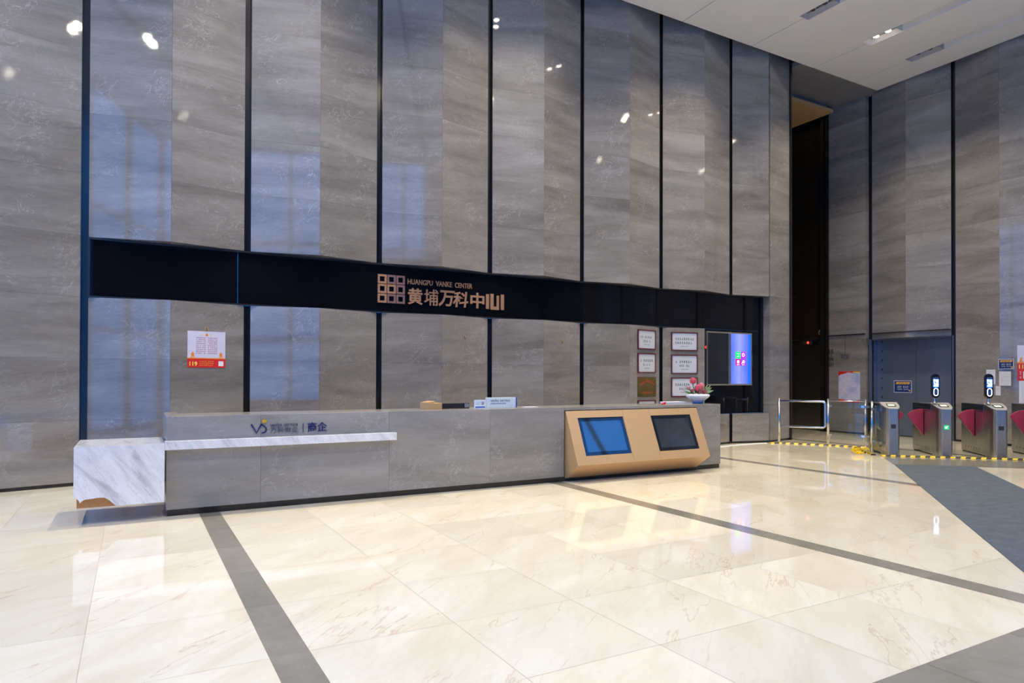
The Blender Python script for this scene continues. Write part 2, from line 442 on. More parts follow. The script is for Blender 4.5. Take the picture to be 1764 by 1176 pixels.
class MB:
    def __init__(s):
        s.bm = bmesh.new()
        s.lay = s.bm.faces.layers.float.new('tint')
        s.t = 0.5
        s.mi = 0
    def face(s, pts, tint=None):
        vs = [s.bm.verts.new(p) for p in pts]
        f = s.bm.faces.new(vs)
        f[s.lay] = s.t if tint is None else tint
        f.material_index = s.mi
        return f
    def solid(s, low, high):
        """closed prism between two matching rings"""
        n = len(low)
        a = [s.bm.verts.new(p) for p in low]
        b = [s.bm.verts.new(p) for p in high]
        fs = [s.bm.faces.new(a[::-1]), s.bm.faces.new(b)]
        for i in range(n):
            j = (i + 1) % n
            fs.append(s.bm.faces.new((a[i], a[j], b[j], b[i])))
        for f in fs:
            f[s.lay] = s.t
            f.material_index = s.mi
        return s
    def box(s, x0, x1, y0, y1, z0, z1):
        return s.solid([(x0, y0, z0), (x1, y0, z0), (x1, y1, z0), (x0, y1, z0)], [(x0, y0, z1), (x1, y0, z1), (x1, y1, z1), (x0, y1, z1)])
    def fbox(s, f, a0, a1, b0, b1, c0, c1):
        lo = [f.p(a0, b0, c0), f.p(a1, b0, c0), f.p(a1, b1, c0), f.p(a0, b1, c0)]
        hi = [f.p(a0, b0, c1), f.p(a1, b0, c1), f.p(a1, b1, c1), f.p(a0, b1, c1)]
        return s.solid(lo, hi)
    def fpoly(s, f, pts, c0, c1):
        return s.solid([f.p(a, b, c0) for a, b in pts], [f.p(a, b, c1) for a, b in pts])
    def prism(s, poly, z0, z1):
        return s.solid([(x, y, z0) for x, y in poly], [(x, y, z1) for x, y in poly])
    def frame(s, f, a0, a1, b0, b1, t, c0, c1):
        s.fbox(f, a0, a1, b0, b0 + t, c0, c1)
        s.fbox(f, a0, a1, b1 - t, b1, c0, c1)
        s.fbox(f, a0, a0 + t, b0 + t, b1 - t, c0, c1)
        s.fbox(f, a1 - t, a1, b0 + t, b1 - t, c0, c1)
        return s
    def tube(s, path, r, seg=12, cap=True):
        path = [Vector(p) for p in path]
        rings = []
        n = len(path)
        up = None
        for i, p in enumerate(path):
            d = (path[min(i + 1, n - 1)] - path[max(i - 1, 0)]).normalized()
            if up is None:
                up = Vector((0, 0, 1)) if abs(d.z) < 0.9 else Vector((1, 0, 0))
            a = d.cross(up).normalized()
            b = d.cross(a).normalized()
            up = -b if abs(d.dot(-b)) < 0.9 else up
            rr = r[i] if isinstance(r, (list, tuple)) else r
            rings.append([s.bm.verts.new(p + a * math.cos(2 * math.pi * k / seg) * rr + b * math.sin(2 * math.pi * k / seg) * rr) for k in range(seg)])
        fs = []
        for i in range(n - 1):
            for k in range(seg):
                fs.append(s.bm.faces.new((rings[i][k], rings[i][(k + 1) % seg], rings[i + 1][(k + 1) % seg], rings[i + 1][k])))
        if cap:
            fs.append(s.bm.faces.new(rings[0][::-1]))
            fs.append(s.bm.faces.new(rings[-1]))
        for f in fs:
            f[s.lay] = s.t
            f.material_index = s.mi
            f.smooth = len(f.verts) == 4
        return s
    def lathe(s, c, prof, seg=28):
        cx, cy, cz = c
        rings = []
        for r, z in prof:
            rings.append([s.bm.verts.new((cx + r * math.cos(2 * math.pi * k / seg), cy + r * math.sin(2 * math.pi * k / seg), cz + z)) for k in range(seg)])
        fs = []
        for i in range(len(prof) - 1):
            for k in range(seg):
                f = s.bm.faces.new((rings[i][k], rings[i][(k + 1) % seg], rings[i + 1][(k + 1) % seg], rings[i + 1][k]))
                f.smooth = True
                fs.append(f)
        fs.append(s.bm.faces.new(rings[0][::-1]))
        fs.append(s.bm.faces.new(rings[-1]))
        for f in fs:
            f[s.lay] = s.t
            f.material_index = s.mi
        return s
    def ball(s, c, r, sc=(1, 1, 1), seg=14, rot=None):
        prev = set(s.bm.faces)
        mt = Matrix.Translation(c)
        if rot is not None:
            mt = mt @ rot.to_matrix().to_4x4()
        mt = mt @ Matrix.Diagonal((r * sc[0], r * sc[1], r * sc[2], 1))
        bmesh.ops.create_uvsphere(s.bm, u_segments=seg, v_segments=max(6, seg // 2 + 1), radius=1, matrix=mt)
        for f in s.bm.faces:
            if f not in prev:
                f.smooth = True
                f[s.lay] = s.t
                f.material_index = s.mi
        return s
    def build(s, name, mat, parent=None, bevel=0.0, local=False, seg=2, origin=None):
        bmesh.ops.recalc_face_normals(s.bm, faces=s.bm.faces[:])
        me = bpy.data.meshes.new(name)
        off = Vector((0, 0, 0))
        if not local:
            if parent is not None:
                r = parent
                off = Vector(r.get('_o', (0, 0, 0)))
            elif origin is not None:
                off = Vector(origin)
            else:
                xs = [v.co for v in s.bm.verts]
                lo = Vector((min(v.x for v in xs), min(v.y for v in xs), min(v.z for v in xs)))
                hi = Vector((max(v.x for v in xs), max(v.y for v in xs), max(v.z for v in xs)))
                off = Vector(((lo.x + hi.x) / 2, (lo.y + hi.y) / 2, lo.z))
            for v in s.bm.verts:
                v.co -= off
        s.bm.to_mesh(me)
        s.bm.free()
        for m in (mat if isinstance(mat, (list, tuple)) else [mat]):
            me.materials.append(m)
        o = bpy.data.objects.new(name, me)
        COL.objects.link(o)
        if parent is not None:
            o.parent = parent
            o['_o'] = tuple(parent.get('_o', (0, 0, 0)))
        else:
            o['_o'] = tuple(off)
            o.location = off
        if bevel > 0:
            b = o.modifiers.new('bevel', 'BEVEL')
            b.width = bevel
            b.segments = seg
            b.limit_method = 'ANGLE'
            b.angle_limit = math.radians(40)
        return o

def tag(o, label=None, cat=None, group=None, kind=None):
    if label:
        o['label'] = label
    if cat:
        o['category'] = cat
    if group:
        o['group'] = group
    if kind:
        o['kind'] = kind
    return o

def thing(name, label, cat, loc, group=None, rotz=0.0, local=False):
    o = bpy.data.objects.new(name, None)
    COL.objects.link(o)
    o.empty_display_size = 0.1
    o.location = loc
    o.rotation_euler = (0, 0, rotz)
    o['_o'] = (0.0, 0.0, 0.0) if local else tuple(loc)
    tag(o, label, cat, group)
    return o

def struct(mb, name, mat, label, cat, parent=None, bevel=0.0):
    o = mb.build(name, mat, parent, bevel)
    return tag(o, label, cat, None, 'structure') if parent is None else o

def copy_thing(o, parent=None):
    c = o.copy()
    COL.objects.link(c)
    if parent is not None:
        c.parent = parent
    for ch in list(o.children):
        copy_thing(ch, c)
    return c

def text_polys(body, offset=0.0):
    """outline of writing as (verts, faces) in the unit text plane"""
    cu = bpy.data.curves.new('t', 'FONT')
    cu.body = body
    cu.size = 1.0
    cu.offset = offset
    cu.resolution_u = 3
    o = bpy.data.objects.new('t', cu)
    COL.objects.link(o)
    dg = bpy.context.evaluated_depsgraph_get()
    me = o.evaluated_get(dg).to_mesh()
    vs = [(v.co.x, v.co.y) for v in me.vertices]
    fs = [tuple(p.vertices) for p in me.polygons]
    o.evaluated_get(dg).to_mesh_clear()
    bpy.data.objects.remove(o)
    bpy.data.curves.remove(cu)
    return vs, fs

def put_text(mb, f, body, a0, a1, b0, b1, depth, offset=0.0, c0=0.0, shear=0.0):
    """writing fitted to the rectangle a0..a1 x b0..b1 of frame f, standing proud by depth"""
    vs, fs = text_polys(body, offset)
    if not vs:
        return
    x0, x1 = min(v[0] for v in vs), max(v[0] for v in vs)
    y0, y1 = min(v[1] for v in vs), max(v[1] for v in vs)
    def mp(v, c):
        b = (v[1] - y0) / max(1e-6, y1 - y0)
        a = a0 + (v[0] - x0) / max(1e-6, x1 - x0) * (a1 - a0) + shear * (b - 0.5) * (b1 - b0)
        return f.p(a, b0 + b * (b1 - b0), c)
    top = [mb.bm.verts.new(mp(v, c0 + depth)) for v in vs]
    cnt = {}
    for fc in fs:
        try:
            mb.bm.faces.new([top[i] for i in fc])
        except ValueError:
            continue
        for i in range(len(fc)):
            e = (fc[i], fc[(i + 1) % len(fc)])
            k = tuple(sorted(e))
            cnt.setdefault(k, []).append(e)
    bot = [mb.bm.verts.new(mp(v, c0)) for v in vs]
    for k, es in cnt.items():
        if len(es) == 1:
            i, j = es[0]
            try:
                mb.bm.faces.new((top[j], top[i], bot[i], bot[j]))
            except ValueError:
                pass

def glyph_row(mb, f, a0, a1, bmid, h, n, c0, rr, gap=0.28, d=0.0006):
    """a row of tiny blurred-looking characters: only strokes, as unreadable as in the photograph"""
    p = (a1 - a0) / n
    wv = p * (1 - gap)
    for i in range(n):
        x = a0 + i * p
        if rr.random() < 0.06:
            continue
        for k in range(rr.choice((2, 3, 3))):
            b = bmid - h / 2 + h * (k + 0.5) / 3 + rr.uniform(-.05, .05) * h
            s0 = rr.uniform(0, 0.25) * wv
            mb.fbox(f, x + s0, x + wv - rr.uniform(0, 0.25) * wv, b - h * 0.085, b + h * 0.085, c0, c0 + d)
        q = x + wv * rr.uniform(0.25, 0.75)
        mb.fbox(f, q - wv * 0.09, q + wv * 0.09, bmid - h / 2, bmid + h / 2, c0, c0 + d)

def arc_pts(cx, cy, r, a0, a1, n):
    return [(cx + r * math.cos(a0 + (a1 - a0) * i / n), cy + r * math.sin(a0 + (a1 - a0) * i / n)) for i in range(n + 1)]

def stroke(mb, f, pts, wd, c0, c1):
    """a flat brush stroke following pts in the frame"""
    L, R = [], []
    for i, p in enumerate(pts):
        q0, q1 = pts[max(0, i - 1)], pts[min(len(pts) - 1, i + 1)]
        dx, dy = q1[0] - q0[0], q1[1] - q0[1]
        l = math.hypot(dx, dy) or 1
        nx, ny = -dy / l * wd / 2, dx / l * wd / 2
        L.append((p[0] + nx, p[1] + ny))
        R.append((p[0] - nx, p[1] - ny))
    for i in range(len(pts) - 1):
        mb.fpoly(f, [R[i], R[i + 1], L[i + 1], L[i]], c0, c1)

# ================================================================== SETTING
VAL = [-4.9, -2.74, -0.597, 1.548, 3.673, 5.815, 7.92, 10.03, 12.18, 14.25]
RIDGE_Y, VAL_Y, BACK_Y = 10.90, 11.13, 11.55
HALF = 0.042
CEIL = 9.26
LEVELS = [0.045 + 0.8645 * k for k in range(12)]           # slab joints

def levels(z0, z1):
    return [z0] + [z for z in LEVELS if z0 + 0.05 < z < z1 - 0.05] + [z1]

def half_panel(mb, xa, ya, xb, yb, z0, z1, back):
    lv = levels(z0, z1)
    for i in range(len(lv) - 1):
        mb.t = rnd.random()
        g = 0.0015
        mb.prism([(xa, ya), (xb, yb), (xb, back), (xa, back)], lv[i] + (g if i else 0), lv[i + 1])

# ---- front wall: folded stone panels, each bay two slabs meeting in a ridge
mb = MB()
for i in range(len(VAL) - 1):
    v0, v1 = VAL[i] + HALF, VAL[i + 1] - HALF
    rx = (VAL[i] + VAL[i + 1]) / 2
    lo_z, hi_z = 0.05, 10.3
    band = i >= 2
    halves = [(v0, VAL_Y, rx - 0.0012, RIDGE_Y, 0), (rx + 0.0012, RIDGE_Y, v1, VAL_Y, 1)]
    for xa, ya, xb, yb, k in halves:
        last = (i == len(VAL) - 2)
        if not band:
            half_panel(mb, xa, ya, xb, yb, lo_z, hi_z, BACK_Y)
        elif last and k == 1:
            half_panel(mb, 13.25, RIDGE_Y, xb + 0.03, yb, lo_z, hi_z, BACK_Y)
        else:
            half_panel(mb, xa, ya, min(xb, 13.2494), yb, 3.485, hi_z, BACK_Y)
            if i <= 6 or (i == 7 and k == 0):
                half_panel(mb, xa, ya, xb, yb, lo_z, 2.635, BACK_Y)
            else:
                half_panel(mb, xa, ya, min(xb, 13.2494), yb, lo_z, 0.70, BACK_Y)
struct(mb, 'wall_front', M['stone'], 'grey brown stone wall of tall folded slabs behind the reception desk', 'wall')

# ---- black channels between the bays
for i, v in enumerate(VAL[:-1]):
    mb = MB()
    spans = [(0.0, 10.3)] if (i < 2) else [(0.0, 2.635), (3.485, 10.3)]
    if i == 2:
        spans = [(0.0, 10.3)]
    if i == 8:
        spans = [(0.0, 0.70), (3.485, 10.3)]
    for z0, z1 in spans:
        mb.box(v - HALF, v + HALF, 11.175, 11.5, z0, z1)
        for sx in (-1, 1):
            mb.box(v + sx * HALF - 0.006, v + sx * HALF + 0.006, VAL_Y - 0.004, 11.2, z0, z1)
    struct(mb, 'trim_%d' % (i + 1), M['black_metal'], 'black metal channel between two bays of the folded stone wall', 'wall trim')
mb = MB()
mb.box(14.24, 14.29, 11.09, 11.56, 0.0, 10.3)
struct(mb, 'trim_13', M['black_metal'], 'black metal edge closing the stone wall at the lift lobby', 'wall trim')

# ---- black glass band and the black glass field around the displays
mb = MB()
for x0, x1 in ((-0.53, 1.41), (1.414, 3.52), (3.524, 5.62), (5.624, 7.73), (7.734, 9.84), (9.844, 11.30), (11.304, 13.23)):
    mb.box(x0, x1, 11.15, 11.2, 2.66, 3.455)
mb.box(11.18, 13.23, 11.15, 11.2, 0.705, 2.656)
struct(mb, 'wall_front_glass', M['black_glass'], 'black glass band running through the folded stone wall', 'wall glass')
mb = MB()
mb.box(-0.56, 13.24, 11.10, 11.2, 3.455, 3.482)
mb.box(-0.56, 11.17, 11.10, 11.2, 2.638, 2.66)
mb.box(-0.56, -0.53, 11.10, 11.2, 2.66, 3.455)
mb.box(13.21, 13.245, 11.09, 11.2, 0.705, 3.455)
struct(mb, 'trim_14', M['dark_trim'], 'thin dark metal frame around the black glass band', 'wall trim')

# ---- skirting following the folds
mb = MB()
for i in range(len(VAL) - 1):
    rx = (VAL[i] + VAL[i + 1]) / 2
    e = 0.02
    mb.prism([(VAL[i], VAL_Y + e), (rx, RIDGE_Y + e), (rx, 11.5), (VAL[i], 11.5)], 0.0, 0.05)
    mb.prism([(rx, RIDGE_Y + e), (VAL[i + 1], VAL_Y + e), (VAL[i + 1], 11.5), (rx, 11.5)], 0.0, 0.05)
struct(mb, 'baseboard_front', M['skirting'], 'low black skirting along the foot of the stone wall', 'skirting')

# ---- right wall, same folded slabs, with the recessed steel door and the lift opening
RV = [11.12, 8.99, 6.82, 4.69, 2.56, 0.43, -1.70]
RX, RRX, RBX = 17.56, 17.375, 18.0
mb = MB()
def half_r(mb, ya, xa, yb, xb, z0, z1):
    lv = levels(z0, z1)
    for i in range(len(lv) - 1):
        mb.t = rnd.random()
        mb.prism([(xa, ya), (xb, yb), (RBX, yb), (RBX, ya)], lv[i] + (0.0015 if i else 0), lv[i + 1])
for i in range(len(RV) - 1):
    v0, v1 = RV[i] - HALF, RV[i + 1] + HALF
    ry = (RV[i] + RV[i + 1]) / 2
    z0 = 2.60 if i == 0 else 0.05
    half_r(mb, v0, RX, ry + 0.0012, RRX, z0, 10.3)
    half_r(mb, ry - 0.0012, RRX, v1, RX, z0, 10.3)
half_r(mb, 12.27, 17.40, 11.12 + HALF, 17.40, 0.05, 10.3)
mb.t = 0.5
mb.box(17.9, 18.2, 8.7, 12.27, 0, 2.598)
struct(mb, 'wall_right', M['stone_right'], 'grey brown stone wall of folded slabs behind the turnstiles', 'wall')
for i, v in enumerate(RV[:-1]):
    mb = MB()
    mb.box(17.60, 17.9, v - HALF, v + HALF, 0, 10.3)
    for sx in (-1, 1):
        mb.box(17.55, 17.62, v + sx * HALF - 0.006, v + sx * HALF + 0.006, 0, 10.3)
    struct(mb, 'trim_%d' % (15 + i), M['black_metal'], 'black metal channel between two bays of the stone wall with the steel door', 'wall trim')
mb = MB()
mb.box(17.36, 17.41, 11.17, 12.28, 2.735, 2.765)
mb.box(17.36, 17.57, 9.03, 11.07, 2.735, 2.755)
struct(mb, 'trim_22', M['dark_trim'], 'thin metal line above the steel door and the lift lobby slab', 'wall trim')
mb = MB()
mb.box(17.53, 17.95, -1.9, 8.94, 0, 0.05)
mb.box(17.38, 17.95, 11.15, 12.27, 0, 0.05)
struct(mb, 'baseboard_right', M['skirting'], 'low black skirting along the foot of the turnstile wall', 'skirting')

# steel double door in its recess
mb = MB()
mb.box(17.80, 17.86, 9.04, 10.03, 0.02, 2.60)
mb.box(17.80, 17.86, 10.037, 11.075, 0.02, 2.60)
d2 = struct(mb, 'door_2', M['steel_door'], 'tall dark brushed steel door in the stone wall behind the turnstiles', 'door')
mb = MB()
mb.box(17.47, 17.80, 11.075, 11.11, 0, 2.60)
mb.box(17.57, 17.80, 9.0, 9.035, 0, 2.60)
mb.box(17.57, 17.86, 9.035, 11.075, 2.57, 2.60)
mb.build('door_frame', M['steel_door'], d2)
mb = MB()
for k in range(10):
    mb.tube([(17.785, 10.94, 0.25 + k * 0.25), (17.785, 10.94, 0.31 + k * 0.25)], 0.012, 8)
mb.build('hinge', M['black_metal'], d2)

# ---- lift lobby behind the end of the front wall
mb = MB()
mb.box(17.52, 17.9, 12.52, 18.5, 2.74, 9.2)
struct(mb, 'wall_lobby', M['bronze'], 'dark bronze cladding above the lift door in the lobby', 'wall')
mb = MB()
mb.box(17.66, 17.72, 12.52, 13.6, 0.02, 2.62)
mb.box(17.66, 17.72, 13.607, 14.7, 0.02, 2.62)
d1 = struct(mb, 'door_1', M['lift_steel'], 'dark lift door in the lobby behind the glass barrier', 'door')
mb = MB()
mb.box(17.50, 17.9, 12.50, 14.75, 2.66, 2.74)
mb.box(17.50, 17.72, 14.7, 18.5, 0, 2.66)
mb.build('door_frame', M['lift_steel'], d1)
mb = MB()
mb.box(17.485, 17.52, 12.53, 16.0, 2.655, 2.70)
mb.build('lintel_strip', M['dark_trim'], d1)
mb = MB()
mb.fbox(Fr((17.482, 13.02, 2.585), (0, -1, 0), (0, 0, 1)), -0.14, 0.14, -0.05, 0.05, -0.01, 0.02)
ind = mb.build('indicator', M['lamp_body'], d1)
mb = MB()
mb.ball((17.455, 13.0, 2.59), 0.030, (0.5, 1, 1.25))
mb.build('red_lamp', M['led_red'], ind)
mb = MB()
mb.box(17.36, 17.52, 12.285, 12.36, 0.0, 9.4)
mb.box(17.36, 17.52, 12.41, 12.52, 0.0, 9.4)
struct(mb, 'trim_23', M['black_metal'], 'black metal jamb between the lift cladding and the stone slab', 'wall trim')
mb = MB()
mb.box(17.44, 17.52, 12.36, 12.41, 1.25, 2.6)
mb.box(17.44, 17.52, 12.36, 12.41, 0.3, 0.95)
struct(mb, 'trim_24', M['steel'], 'narrow bright steel strip in the lift jamb', 'wall trim')
mb = MB()
mb.box(13.8, 18.2, 18.4, 18.6, 0, 10.3)
mb.box(13.7, 13.86, 11.56, 18.5, 0, 10.3)
mb.box(17.9, 18.2, 12.27, 18.4, 0, 10.3)
struct(mb, 'wall_lobby_end', M['stone'], 'stone end wall of the lift lobby', 'wall')
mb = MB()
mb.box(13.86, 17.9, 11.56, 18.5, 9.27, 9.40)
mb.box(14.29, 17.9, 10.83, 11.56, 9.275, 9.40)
struct(mb, 'ceiling_lobby', M['soffit'], 'darker grey ceiling strip above the lift lobby', 'ceiling')
mb = MB()
mb.box(13.9, 17.2, 11.99, 15.9, 9.05, 9.14)
can = struct(mb, 'trim_25', M['timber'], 'wood veneered canopy hanging high in the lift lobby', 'canopy')
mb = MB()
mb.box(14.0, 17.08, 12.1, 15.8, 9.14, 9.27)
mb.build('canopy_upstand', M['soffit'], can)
mb = MB()
mb.lathe((15.75, 13.0, 9.035), [(0.05, 0.0), (0.055, 0.015)], 16)
mb.build('canopy_spot', M['lamp_body'], can)

# ---- back wall: glazed front with dark mullions; solid to the far right
mb = MB()
mb.box(16.9, 18.2, -1.6, -1.3, 0, 9.6)
struct(mb, 'wall_back', M['stone_right'], 'stone pier at the end of the glazed front', 'wall')
mb = MB()
for k in range(11):
    mb.box(-4.96 + k * 1.99, -2.975 + k * 1.99, -1.46, -1.44, 0.1, 9.3)
fw = struct(mb, 'window_1', M['facade_glass'], 'tall glazed front behind the viewer with dusk sky outside', 'window')
mb = MB()
for k in range(12):
    mb.box(-5.0 + k * 1.99, -4.92 + k * 1.99, -1.52, -1.36, 0, 9.4)
for z in (0.0, 2.75, 6.0, 9.2):
    mb.box(-4.9, 16.97, -1.50, -1.38, z, z + 0.09)
mb.build('window_frame', M['black_metal'], fw)
mb = MB()
for k in range(6):
    mb.box(-5.01, -4.99, -1.4 + k * 2.1, 0.69 + k * 2.1, 0.1, 9.3)
fw = struct(mb, 'window_2', M['facade_glass'], 'tall glazed side of the hall to the far left', 'window')
mb = MB()
for k in range(7):
    mb.box(-5.08, -4.92, -1.45 + k * 2.1, -1.37 + k * 2.1, 0, 9.4)
for z in (0.0, 2.75, 6.0, 9.2):
    mb.box(-5.06, -4.94, -1.4, 11.2, z, z + 0.09)
mb.build('window_frame', M['black_metal'], fw)

# ---- unseen dark building blocks added across the street, shaped to block the reflected sky
M['sky_blocker'] = plain('dark_sky_blocker', (0.02, 0.02, 0.022), 0.7, noise=0.3, nscale=0.4)
mb = MB()
mb.box(-1.7, 3.0, -15.0, -14.0, -0.3, 8.1)
mb.box(3.001, 60.0, -15.5, -14.0, -0.3, 15.0)
mb.box(20.0, 60.0, -13.9, -6.0, -0.3, 8.1)
struct(mb, 'wall_sky_blocker', M['sky_blocker'], 'unseen dark building block added across the street to keep sky out of reflections', 'building')

# ---- floor: cream marble slabs with three grey inlaid lines and a grey border by the entrance
mb = MB()
xs = []
STR = [(-4.0, -3.79), (0.655, 0.867), (5.275, 5.50), (9.72, 9.93), (14.4, 14.6)]
edges = [(-5.1, -4.0), (-3.79, 0.655), (0.867, 5.275), (5.50, 9.72), (9.93, 14.4), (14.6, 18.0)]
YS = [2.04 + 0.885 * k for k in range(20)] + [18.6]
def quad(x0, x1, y0, y1):
    mb.face([(x0, y0, 0), (x1, y0, 0), (x1, y1, 0), (x0, y1, 0)], rnd.random())
G = 0.0009
for a, b in edges:
    n = max(1, round((b - a) / 0.88))
    for k in range(n):
        x0, x1 = a + (b - a) * k / n, a + (b - a) * (k + 1) / n
        sh = 0.0
        for j in range(len(YS) - 1):
            mb.mi = 0
            quad(x0 + G, x1 - G, YS[j] + G, YS[j + 1] - G)
for a, b in STR:
    for j in range(0, len(YS) - 1):
        mb.mi = 1
        quad(a, b, YS[j], YS[j + 1])
for k in range(27):
    mb.mi = 1
    quad(-5.1 + k * 0.88, -5.1 + (k + 1) * 0.88 - 0.002, 0.40, 2.04)
    quad(-5.1 + k * 0.88, -5.1 + (k + 1) * 0.88 - 0.002, -1.6, 0.398)
mb.mi = 2
mb.face([(-5.15, -1.7, -0.002), (18.6, -1.7, -0.002), (18.6, 18.7, -0.002), (-5.15, 18.7, -0.002)], 0.5)
M['grout'] = plain('beige_grout', (0.46, 0.36, 0.25), 0.5, noise=0.05)
struct(mb, 'floor', [M['floor'], M['floor_grey'], M['grout']], 'polished cream marble floor with grey inlaid stone lines', 'floor')

# grey stone apron in front of the turnstiles
E_ = Vector((0.73, -0.6834, 0)).normalized()      # along the turnstile row
W_ = Vector((0.6834, 0.73, 0)).normalized()       # into the gates
mb = MB()
p = [Vector((11.78, 7.03, 0)), Vector((13.22, 5.65, 0)), Vector((15.5, 3.47, 0)), Vector((17.0, 4.6, 0)), Vector((14.15, 6.44, 0)), Vector((12.72, 7.82, 0))]
mb.prism([(q.x, q.y) for q in p], 0.0005, 0.004)
struct(mb, 'trim_26', M['floor_grey'], 'dark grey stone apron on the floor before the turnstiles', 'floor trim')
# carpet runner
mb = MB()
mb.prism([(11.775, 7.025), (5.0, 1.75), (5.9, 0.78), (12.735, 6.165)], 0.0005, 0.009)
tag(mb.build('carpet_runner', M['carpet'], None, 0.003), 'blue grey ribbed carpet runner leading over the marble to the turnstiles', 'carpet')

# ---- ceiling with lighting slots
SLOTX = [-2.5, -0.4, 1.75, 3.9, 6.05, 8.2, 10.34, 12.5, 14.72, 16.38]
LINES = list(SLOTX)
SW, Y_END, Y_FAR = 0.15, 9.405, 10.80
mb = MB()
ed = [-5.1] + LINES + [18.3]
def slot_w(x):
    return SW if x in SLOTX else 0.0
for i in range(len(ed) - 1):
    a, b = ed[i], ed[i + 1]
    a0 = a + (slot_w(a) if i else 0)
    b0 = b - (slot_w(b) if i < len(ed) - 2 else 0)
    if i == len(ed) - 2:
        b0 = 17.36; b = 17.36
    g = 0.0095
    mb.box(a0 + (g if not slot_w(a) else 0), b0 - (g if not slot_w(b) else 0), -1.6, Y_END, CEIL, CEIL + 0.16)
    mb.box(a + g, b - g, Y_END, Y_FAR, CEIL, CEIL + 0.16)
for x in SLOTX:
    mb.box(x - SW - 0.01, x + SW + 0.01, -1.6, Y_END + 0.01, CEIL + 0.1605, CEIL + 0.2)
mb.box(-5.1, 18.3, -1.7, 18.7, CEIL + 1.04, CEIL + 1.1)
mb.box(-5.1, 18.3, -1.7, -1.61, CEIL, CEIL + 1.04)
mb.box(-5.2, -5.11, -1.7, 11.6, CEIL, CEIL + 1.04)
struct(mb, 'ceiling', M['ceiling'], 'cream panelled ceiling with long recessed lighting slots', 'ceiling')
mb = MB()
for x in LINES:
    mb.box(x - 0.009, x + 0.009, Y_END + 0.001, Y_FAR - 0.002, CEIL + 0.012, CEIL + 0.02)
    if x in SLOTX:
        mb.box(x - SW, x - SW + 0.035, -1.6, Y_END - 0.75, CEIL + 0.06, CEIL + 0.155)
    else:
        mb.box(x - 0.009, x + 0.009, -1.6, Y_END, CEIL + 0.012, CEIL + 0.02)
struct(mb, 'trim_27', M['seam'], 'dark joints and air slots between the ceiling panels', 'ceiling trim')

# ---- downlights in the slots
def downlight(x, y, lit, label, group=None):
    t = thing('ceiling_downlight', label, 'ceiling light', (x, y, CEIL), group)
    f = MB()
    z0, z1 = CEIL + 0.004, CEIL + 0.15
    x0, x1, y0, y1 = x - SW + 0.002, x + SW - 0.002, y - 0.37, y + 0.37
    # sloping white collar; unlit lamps get it with the shade painted in
    def ring(a, b):
        f.solid(a, b)
    ix0, ix1, iy0, iy1 = x0 + 0.03, x1 - 0.10, y0 + 0.05, y1 - 0.08
    top, bot = CEIL + 0.075, z0
    f.solid([(x0, y0, bot), (ix0, iy0, top), (ix0, iy1, top), (x0, y1, bot)], [(x0, y0, z1), (ix0, iy0, z1), (ix0, iy1, z1), (x0, y1, z1)])
    f.solid([(ix1, iy0, top), (x1, y0, bot), (x1, y1, bot), (ix1, iy1, top)], [(ix1, iy0, z1), (x1, y0, z1), (x1, y1, z1), (ix1, iy1, z1)])
    f.solid([(x0, y0, bot), (x1, y0, bot), (ix1, iy0, top), (ix0, iy0, top)], [(x0, y0, z1), (x1, y0, z1), (ix1, iy0, z1), (ix0, iy0, z1)])
    f.solid([(ix0, iy1, top), (ix1, iy1, top), (x1, y1, bot), (x0, y1, bot)], [(ix0, iy1, z1), (ix1, iy1, z1), (x1, y1, z1), (x0, y1, z1)])
    f.build('collar', M['lamp_frame'] if lit else M['lamp_frame_unlit'], t)
    cx = (ix0 + ix1) / 2
    h = MB()
    h.box(ix0 + 0.004, ix1 - 0.004, iy0 + 0.004, iy1 - 0.004, CEIL + 0.105, CEIL + 0.15)
    h.build('housing', M['lamp_body'], t)
    for dy in (-0.15, 0.13):
        s_ = MB()
        s_.lathe((cx, y + dy, CEIL + 0.055), [(0.062, 0.0), (0.066, 0.0), (0.066, 0.05), (0.03, 0.05)], 20)
        sp = s_.build('spot_head', M['lamp_frame'], t)
        l_ = MB()
        l_.lathe((cx, y + dy, CEIL + 0.050), [(0.058, 0.0), (0.058, 0.006)], 20)
        l_.build('lens', M['lens'] if lit else M['lens_off'], sp)
        if lit:
            ld = bpy.data.lights.new('downlight_beam', 'AREA')
            ld.shape = 'DISK'
            ld.size = 0.11
            ld.energy = LAMP_W * (1.5 if y > 8 else 0.98)
            ld.color = LAMP_COL
            ld.spread = math.radians(115 if y > 8 else 140)
            lo = bpy.data.objects.new('beam', ld)
            COL.objects.link(lo)
            lo.parent = t
            lo.location = (cx - x, dy, 0.045)
    return t
ROWS = [9.03, 4.9, 1.0]
for x in SLOTX:
    for r, y in enumerate(ROWS):
        lit = x not in (12.5, 16.38, 8.2, 3.9, -0.4)
        if r == 0 and x == 12.5:
            lab = 'unlit twin downlight in the slot at the upper edge of the photo'
        elif r == 0 and x == 14.72:
            lab = 'lit twin downlight glowing white in the middle ceiling slot'
        elif r == 0 and x == 16.38:
            lab = 'unlit twin downlight in the ceiling slot beside the turnstile wall'
        else:
            lab = 'twin downlight in a ceiling slot out of the picture'
        if not lit and not (r == 0 and x > 10):
            continue
        downlight(x, y, lit, lab, None if (r == 0 and x > 12) else 'downlights out of the picture')

